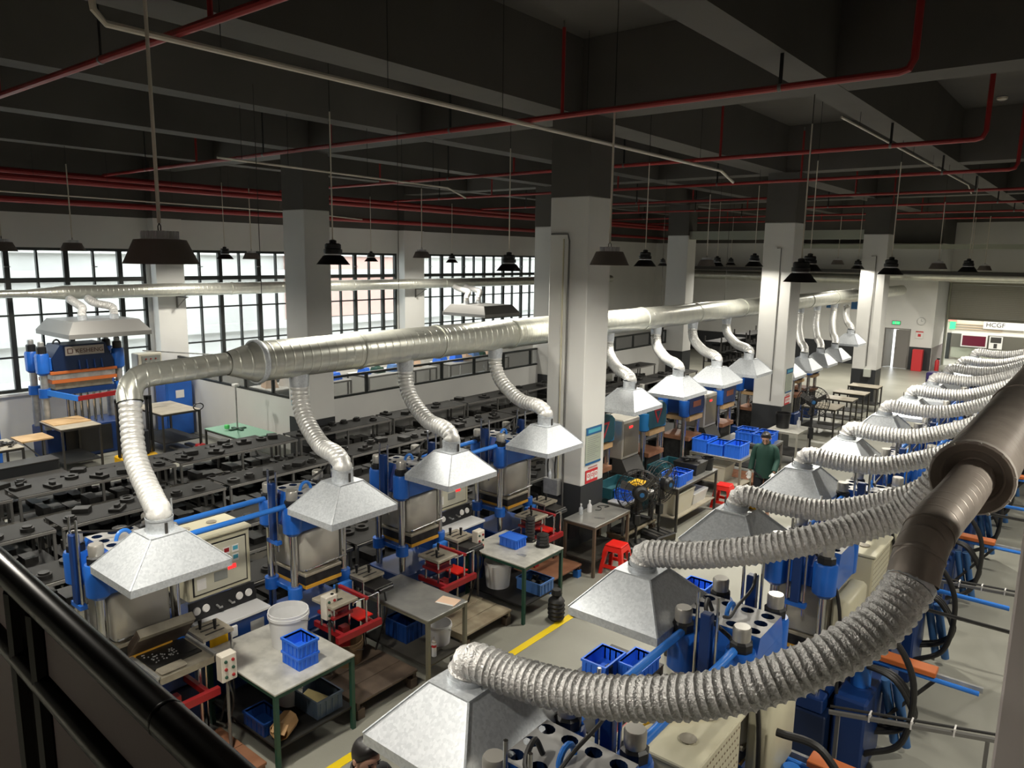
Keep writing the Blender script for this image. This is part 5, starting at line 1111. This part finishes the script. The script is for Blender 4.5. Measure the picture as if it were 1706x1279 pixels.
for k_, (x, z, h) in enumerate(((-16.1,0,.62),(-15.6,0,.42))):
    t = T('steel_box', ['long grey steel box at the left edge, rear','long grey steel box at the left edge, front'][k_], 'box', (x,4.9,z), 0, 'grey steel boxes'); MB().box(-.22,.22,-1.0,.55,0,h,.012).build('body', mat('blue_grey_steel%d' % k_, (.022,.024,.027), .5), t); MB().box(-.23,.23,-1.01,.56,h,h+.02).build('lid', M['frame'], t)
table('loading_table', -17.6,-16.6,4.1,5.1, 'worn table with dark scraps at the left picture edge', M['plyg'], M['frame'], 'loading tables by the windows', z=.82); heap('metal_scraps', (-17.0,4.75,.82), 'dark scraps on the worn table at the left edge', 'scraps', M['dark'], 24, .3, .03, 8, (.05,.1))
for k_, (x, y) in enumerate(((-18.9,4.95),(-18.7,9.25))):
    t = T('electric_cabinet', ['blue electric cabinet at the left picture edge','blue electric cabinet behind the wooden loading table'][k_], 'cabinet', (x,y,0), 0, 'blue electric cabinets'); MB().box(-.3,.25,-.35,.35,0,1.45,.02).build('body', M['blue'], t); MB().box(.251,.258,-.3,.3,.1,1.38).build('door', M['blue'], t); MB().box(.259,.263,-.1,.12,1.0,1.2).build('label_plate', M['paper'], t)
table('green_table', -15.9,-14.3,8.5,9.35, 'table with mint green board and a lamp stand by the white partition', M['mint'], M['frame'], 'loading tables by the windows', z=.72, shelf=None)
t = T('lamp_stand', 'thin stand with white head on the mint green table', 'stand', (-15.25,8.95,.72)); MB().cyl((0,0,.02),(0,0,1.0), .018, n=8).build('pole', M['steel'], t); MB().box(-.2,.2,-.04,.04,0,.03).box(-.04,.04,-.2,.2,0,.03).build('foot', M['green'], t); MB().box(-.07,.07,-.06,.06,1.0,1.06,.01).build('head', M['white'], t)
o = MB().rbox((0,0,.05),(.12,.08,.1),(0,0,.3),.02).build('green_clamp', mat('bright_green', (.10,.60,.16), .5), None, (-15.35,8.75,.75)); tag(o, 'bright green clamp at the foot of the lamp stand', 'clamp')
t = T('hand_pallet_truck', 'hand pallet truck with looped handle near the green table', 'pallet truck', (-16.2,8.55,0)); MB().cyl((0,0,.2),(0,-.0,1.1), .02, n=8).build('drawbar', M['black'], t)
MB().tube([(0,.12*math.cos(a),1.18+.08*math.sin(a)) for a in [2*PI*q/16 for q in range(16)]], .014, 6, closed=True).build('handle', M['black'], t); MB().box(-.1,.1,-.1,.1,.06,.3,.03).build('pump', M['red'], t); MB().box(-1.0,-.1,-.26,-.12,.07,.12).box(-1.0,-.1,.12,.26,.07,.12).build('forks', M['greyframe'], t)
# contents of the glazed room
gr = random.Random(4)
for k_, (y0, y1) in enumerate(((10.6,13.2),(13.8,16.6),(17.2,20.2))):
    table('packing_table', -17.4,-16.4,y0,y1, 'packing table behind the glazed partition, %s from the left' % ORD[k_], M['white'], M['greyframe'], 'packing tables behind the partition', z=1.25)
BAGM = [M['paper'], M['bucket'], mat('blue_bag', (.12,.25,.55), .5), M['peach'], M['crate'], M['green'], M['cream'], M['card']]
nb = 0
for y in [10.9,11.4,12.1,12.8,14.0,14.5,15.0,15.5,16.1,17.4,17.9,18.4,18.9,19.4,19.9]:
    m_ = gr.choice(BAGM); hgt = gr.uniform(.14,.40); ss = gr.uniform(.13,.22)
    t = T('packed_bag', 'packed bag or box behind the partition, %s along the tables' % (ORD[nb] if nb < len(ORD) else 'last'), 'bag', (-16.9+gr.uniform(-.2,.2),y,1.25), gr.uniform(-.3,.3), 'packed goods behind the partition')
    MB().frus(-ss,ss,-ss*.9,ss*.9,0,-ss*.7,ss*.75,-ss*.7,ss*.6,hgt).build('body', m_, t); MB().frus(-ss*.4,ss*.4,-ss*.4,ss*.4,hgt,-ss*.2,ss*.2,-ss*.2,ss*.2,hgt+.05).build('tied_top', m_, t); nb += 1
t = T('chest_freezer', 'dark cabinet with white lid behind the partition', 'cabinet', (-18.3,12.2,0)); MB().box(-.5,.5,-.9,.9,0,1.5,.02).build('body', mat('dark_teal_cabinet', (.02,.04,.04), .5), t); MB().box(-.52,.52,-.92,.92,1.5,1.58).build('lid', M['bucket'], t)
t = T('steel_rack', 'white shelving by the third window bay', 'shelf', (-18.4,20.5,0))
for z in (.3,.9,1.5): MB().box(-.3,.3,-1,1,z,z+.03).build('shelf', M['white'], t)
for a in (-.28,.28):
    for b_ in (-.98,.98): MB().box(a-.02,a+.02,b_-.02,b_+.02,0,1.7).build('post', M['white'], t)

# ================================================================ PEOPLE
def skin_mesh(name, V, E, Rr, m, parent=None, sub=2, root=0):
    me = bpy.data.meshes.new(name); me.from_pydata(V, E, []); o = bpy.data.objects.new(name, me); COL.objects.link(o)
    sk = o.modifiers.new('skin', 'SKIN'); sk.use_smooth_shade = True
    for i, r in enumerate(Rr):
        d_ = me.skin_vertices[0].data[i]; d_.radius = (r, r) if not isinstance(r, tuple) else r; d_.use_root = (i == root)
    sb = o.modifiers.new('sub', 'SUBSURF'); sb.levels = sub; sb.render_levels = sub
    dg_ = bpy.context.evaluated_depsgraph_get(); nm = bpy.data.meshes.new_from_object(o.evaluated_get(dg_)); bpy.data.objects.remove(o)
    nm.name = name; nm.materials.clear(); nm.materials.append(m); nm.shade_smooth()
    return mesh_obj(name, nm, parent)
def person(loc, rz, label, top_mat, leg_mat, armR, armL, glove=True, head_pitch=.35, H=1.0, hair_back=True):
    t = T('person', label, 'person', loc, rz)
    hp = head_pitch; hc, hs = math.cos(hp), math.sin(hp); N = Vector((.015,0,1.43))
    def hd(x, y, z): return tuple(N + Vector((x*hc + z*hs, y, -x*hs + z*hc)))
    V = [(0,0,.93),(0,0,1.10),(0,0,1.28),(.0,0,1.38),tuple(N),hd(.02,0,.08),hd(.03,0,.15),hd(.015,0,.215)]
    E = [(0,1),(1,2),(2,3),(3,4),(4,5),(5,6),(6,7)]
    Rr = [(.11,.08),(.09,.075),(.10,.08),(.07,.06),.052,.060,(.078,.092),(.062,.075)]
    def add(p, q, r): V.append(tuple(p)); E.append((q, len(V)-1)); Rr.append(r); return len(V)-1
    legs = {}
    for s in (-1,1):
        a = add((0,s*.09,.86),0,.07); b = add((.02,s*.10,.48),a,.05); c = add((-.01,s*.105,.10),b,.036); add((.12,s*.115,.045),c,.036); legs[s] = (a,b,c)
    wr = {}
    for s, arm in ((-1,armR),(1,armL)):
        a = add((0,s*.15,1.35),3,.040); b = add(arm[0],a,.036); c = add(arm[1],b,.030); wr[s] = c
    skin_mesh('body', V, E, Rr, M['skin'], t)
    # jacket
    JV = [(0,0,.84),(0,0,1.0),(0,0,1.12),(0,0,1.28),(.0,0,1.385),(.008,0,1.435)]; JE = [(0,1),(1,2),(2,3),(3,4),(4,5)]; JR = [(.19,.15),(.18,.145),(.17,.14),(.18,.14),(.125,.10),(.082,.078)]
    def jadd(p, q, r): JV.append(tuple(p)); JE.append((q, len(JV)-1)); JR.append(r); return len(JV)-1
    for s, arm in ((-1,armR),(1,armL)):
        a = jadd((0,s*.165,1.355),4,.085); b = jadd(arm[0],a,.074); w_ = Vector(arm[0]).lerp(Vector(arm[1]),.88); jadd(w_,b,.060)
    jb = MB(); rings = [(.80,.140,.172),(.90,.140,.172),(1.05,.132,.160),(1.20,.130,.165),(1.31,.120,.170),(1.375,.100,.150),(1.405,.085,.11),(1.425,.072,.075)]
    for (z, rx, ry) in rings:
        for q in range(20): a = 2*PI*q/20; jb.v.append((rx*math.cos(a)+.005, ry*math.sin(a), z))
    jb.f += [(i*20+q, i*20+(q+1) % 20, (i+1)*20+(q+1) % 20, (i+1)*20+q) for i in range(len(rings)-1) for q in range(20)]
    for s, arm in ((-1,armR),(1,armL)):
        pp = catmull([(0,s*.10,1.345),(0,s*.155,1.335),(arm[0][0]*.4,s*.190,1.24),arm[0],tuple(Vector(arm[0]).lerp(Vector(arm[1]),.9))], 5); m_ = len(pp)
        jb.tube(pp, [.064-.014*(i/(m_-1)) for i in range(m_)], 14)
    jb.build('jacket', top_mat, t, smooth=60)
    MB().lathe([(.070,1.41),(.082,1.425),(.074,1.47),(.066,1.468),(.062,1.42)], 18, (.006,0,0)).build('collar', top_mat, t)
    TV = [(0,0,.95)]; TE = []; TR = [(.15,.115)]
    for s in (-1,1):
        TV += [(0,s*.095,.84),(.02,s*.10,.48),(-.01,s*.105,.12)]; n0 = len(TV)-3; TE += [(0,n0),(n0,n0+1),(n0+1,n0+2)]; TR += [.105,.082,.07]
    skin_mesh('trousers', TV, TE, TR, leg_mat, t)
    for s in (-1,1): skin_mesh('shoe', [(-.05,s*.105,.05),(.06,s*.11,.045),(.15,s*.118,.035)], [(0,1),(1,2)], [.05,.05,.036], M['black'], t, 2)
    # hands
    for s, arm in ((-1,armR),(1,armL)):
        w = Vector(arm[1]); dr = (w-Vector(arm[0])).normalized(); side = dr.cross(Vector((0,0,1))); side = side.normalized() if side.length > .1 else Vector((1,0,0)); nrm = side.cross(dr)
        HV = [w, w+dr*.05, w+dr*.085]; HE = [(0,1),(1,2)]; HR = [.026,(.038,.02),(.040,.018)]
        for f_, (off, ln) in enumerate(((-.030,.062),(-.010,.075),(.010,.070),(.030,.055))):
            b0 = w+dr*.088+side*off; k1 = b0+dr*ln*.45+nrm*-.006*s; k2 = b0+dr*ln+nrm*-.03*s
            HV += [b0,k1,k2]; n0 = len(HV)-3; HE += [(2,n0),(n0,n0+1),(n0+1,n0+2)]; HR += [.010,.0095,.008]
        b0 = w+dr*.035+side*(.036); k1 = b0+side*.022+dr*.03; k2 = k1+dr*.028
        HV += [b0,k1,k2]; n0 = len(HV)-3; HE += [(1,n0),(n0,n0+1),(n0+1,n0+2)]; HR += [.012,.0105,.009]
        skin_mesh('glove' if glove else 'hand', [tuple(v) for v in HV], HE, HR, M['glove'] if glove else M['skin'], t, 1)
    # head details
    hb = MB(); n_ = 22
    for i in range(9):
        th = (i/8)*PI*.62
        for q in range(n_):
            ph = 2*PI*q/n_; fx = math.cos(ph)
            rr_ = math.sin(th); cut = max(0, fx)*.85*(i/8)
            z = math.cos(th) + cut*.95
            hb.v.append(hd(.008-.012+.104*rr_*fx*(1-.18*max(0,fx)*(i/8)), .088*rr_*math.sin(ph), .150+.112*z))
    for i in range(8):
        for q in range(n_): hb.f.append((i*n_+q, i*n_+(q+1) % n_, (i+1)*n_+(q+1) % n_, (i+1)*n_+q))
    hb.build('hair', M['hair'], t, smooth=60)
    for s in (-1,1):
        MB().lathe([(0,.008),(.012,.008),(.02,.0),(0,-.004)], 10).xf(Matrix.Translation(hd(.005,s*.083,.125)) @ Matrix.Rotation(PI/2*-s,4,'X') @ Matrix.Scale(1.5,4,(0,1,0))).build('ear', M['skin'], t)
        MB().lathe([(0,-.010),(.008,-.005),(.010,0),(.008,.005),(0,.010)], 10).xf(Matrix.Translation(hd(.094,s*.030,.145))).build('eye', M['black'], t)
        MB().tube([hd(.098,s*.014,.165),hd(.100,s*.030,.169),hd(.092,s*.046,.164)], .004, 6).build('eyebrow', M['hair'], t)
    MB().tube([hd(.098,0,.150),hd(.112,0,.125),hd(.122,0,.105),hd(.104,0,.098)], [.008,.011,.014,.008], 8).build('nose', M['skin'], t)
    MB().tube([hd(.096,-.022,.070),hd(.104,0,.071),hd(.096,.022,.070)], .006, 6).build('mouth', mat('lips', (.35,.13,.11), .5) if 'lips' not in bpy.data.materials else bpy.data.materials['lips'], t)
    return t
person((-4.62,13.15,0), math.radians(-78), 'worker in green jacket and white gloves standing in the aisle', M['jacket'], M['navy'],
       ((.00,-.215,1.12),(.08,-.235,.90)), ((.03,.21,1.12),(.20,.19,.94)), head_pitch=.55)
person((-3.42,2.76,0), math.radians(-8), 'worker with black hair seen from above beside the nearest right hood', M['shirt'], M['navy'],
       ((.06,-.25,1.12),(.30,-.20,1.02)), ((.06,.25,1.12),(.30,.18,1.02)), glove=False, head_pitch=.30)
# banner letters on the far office front
q = T('banner', 'white banner with dark letters above the office front', 'sign', (-4.7,42.44,1.70)); MB().box(-.1,1.6,-.02,0,-.1,.55).build('sheet', M['white'], q)
text_mesh('lettering', 'HCGF', .30, M['frame'], q, (.0,-.024,.0), (PI/2,0,0))
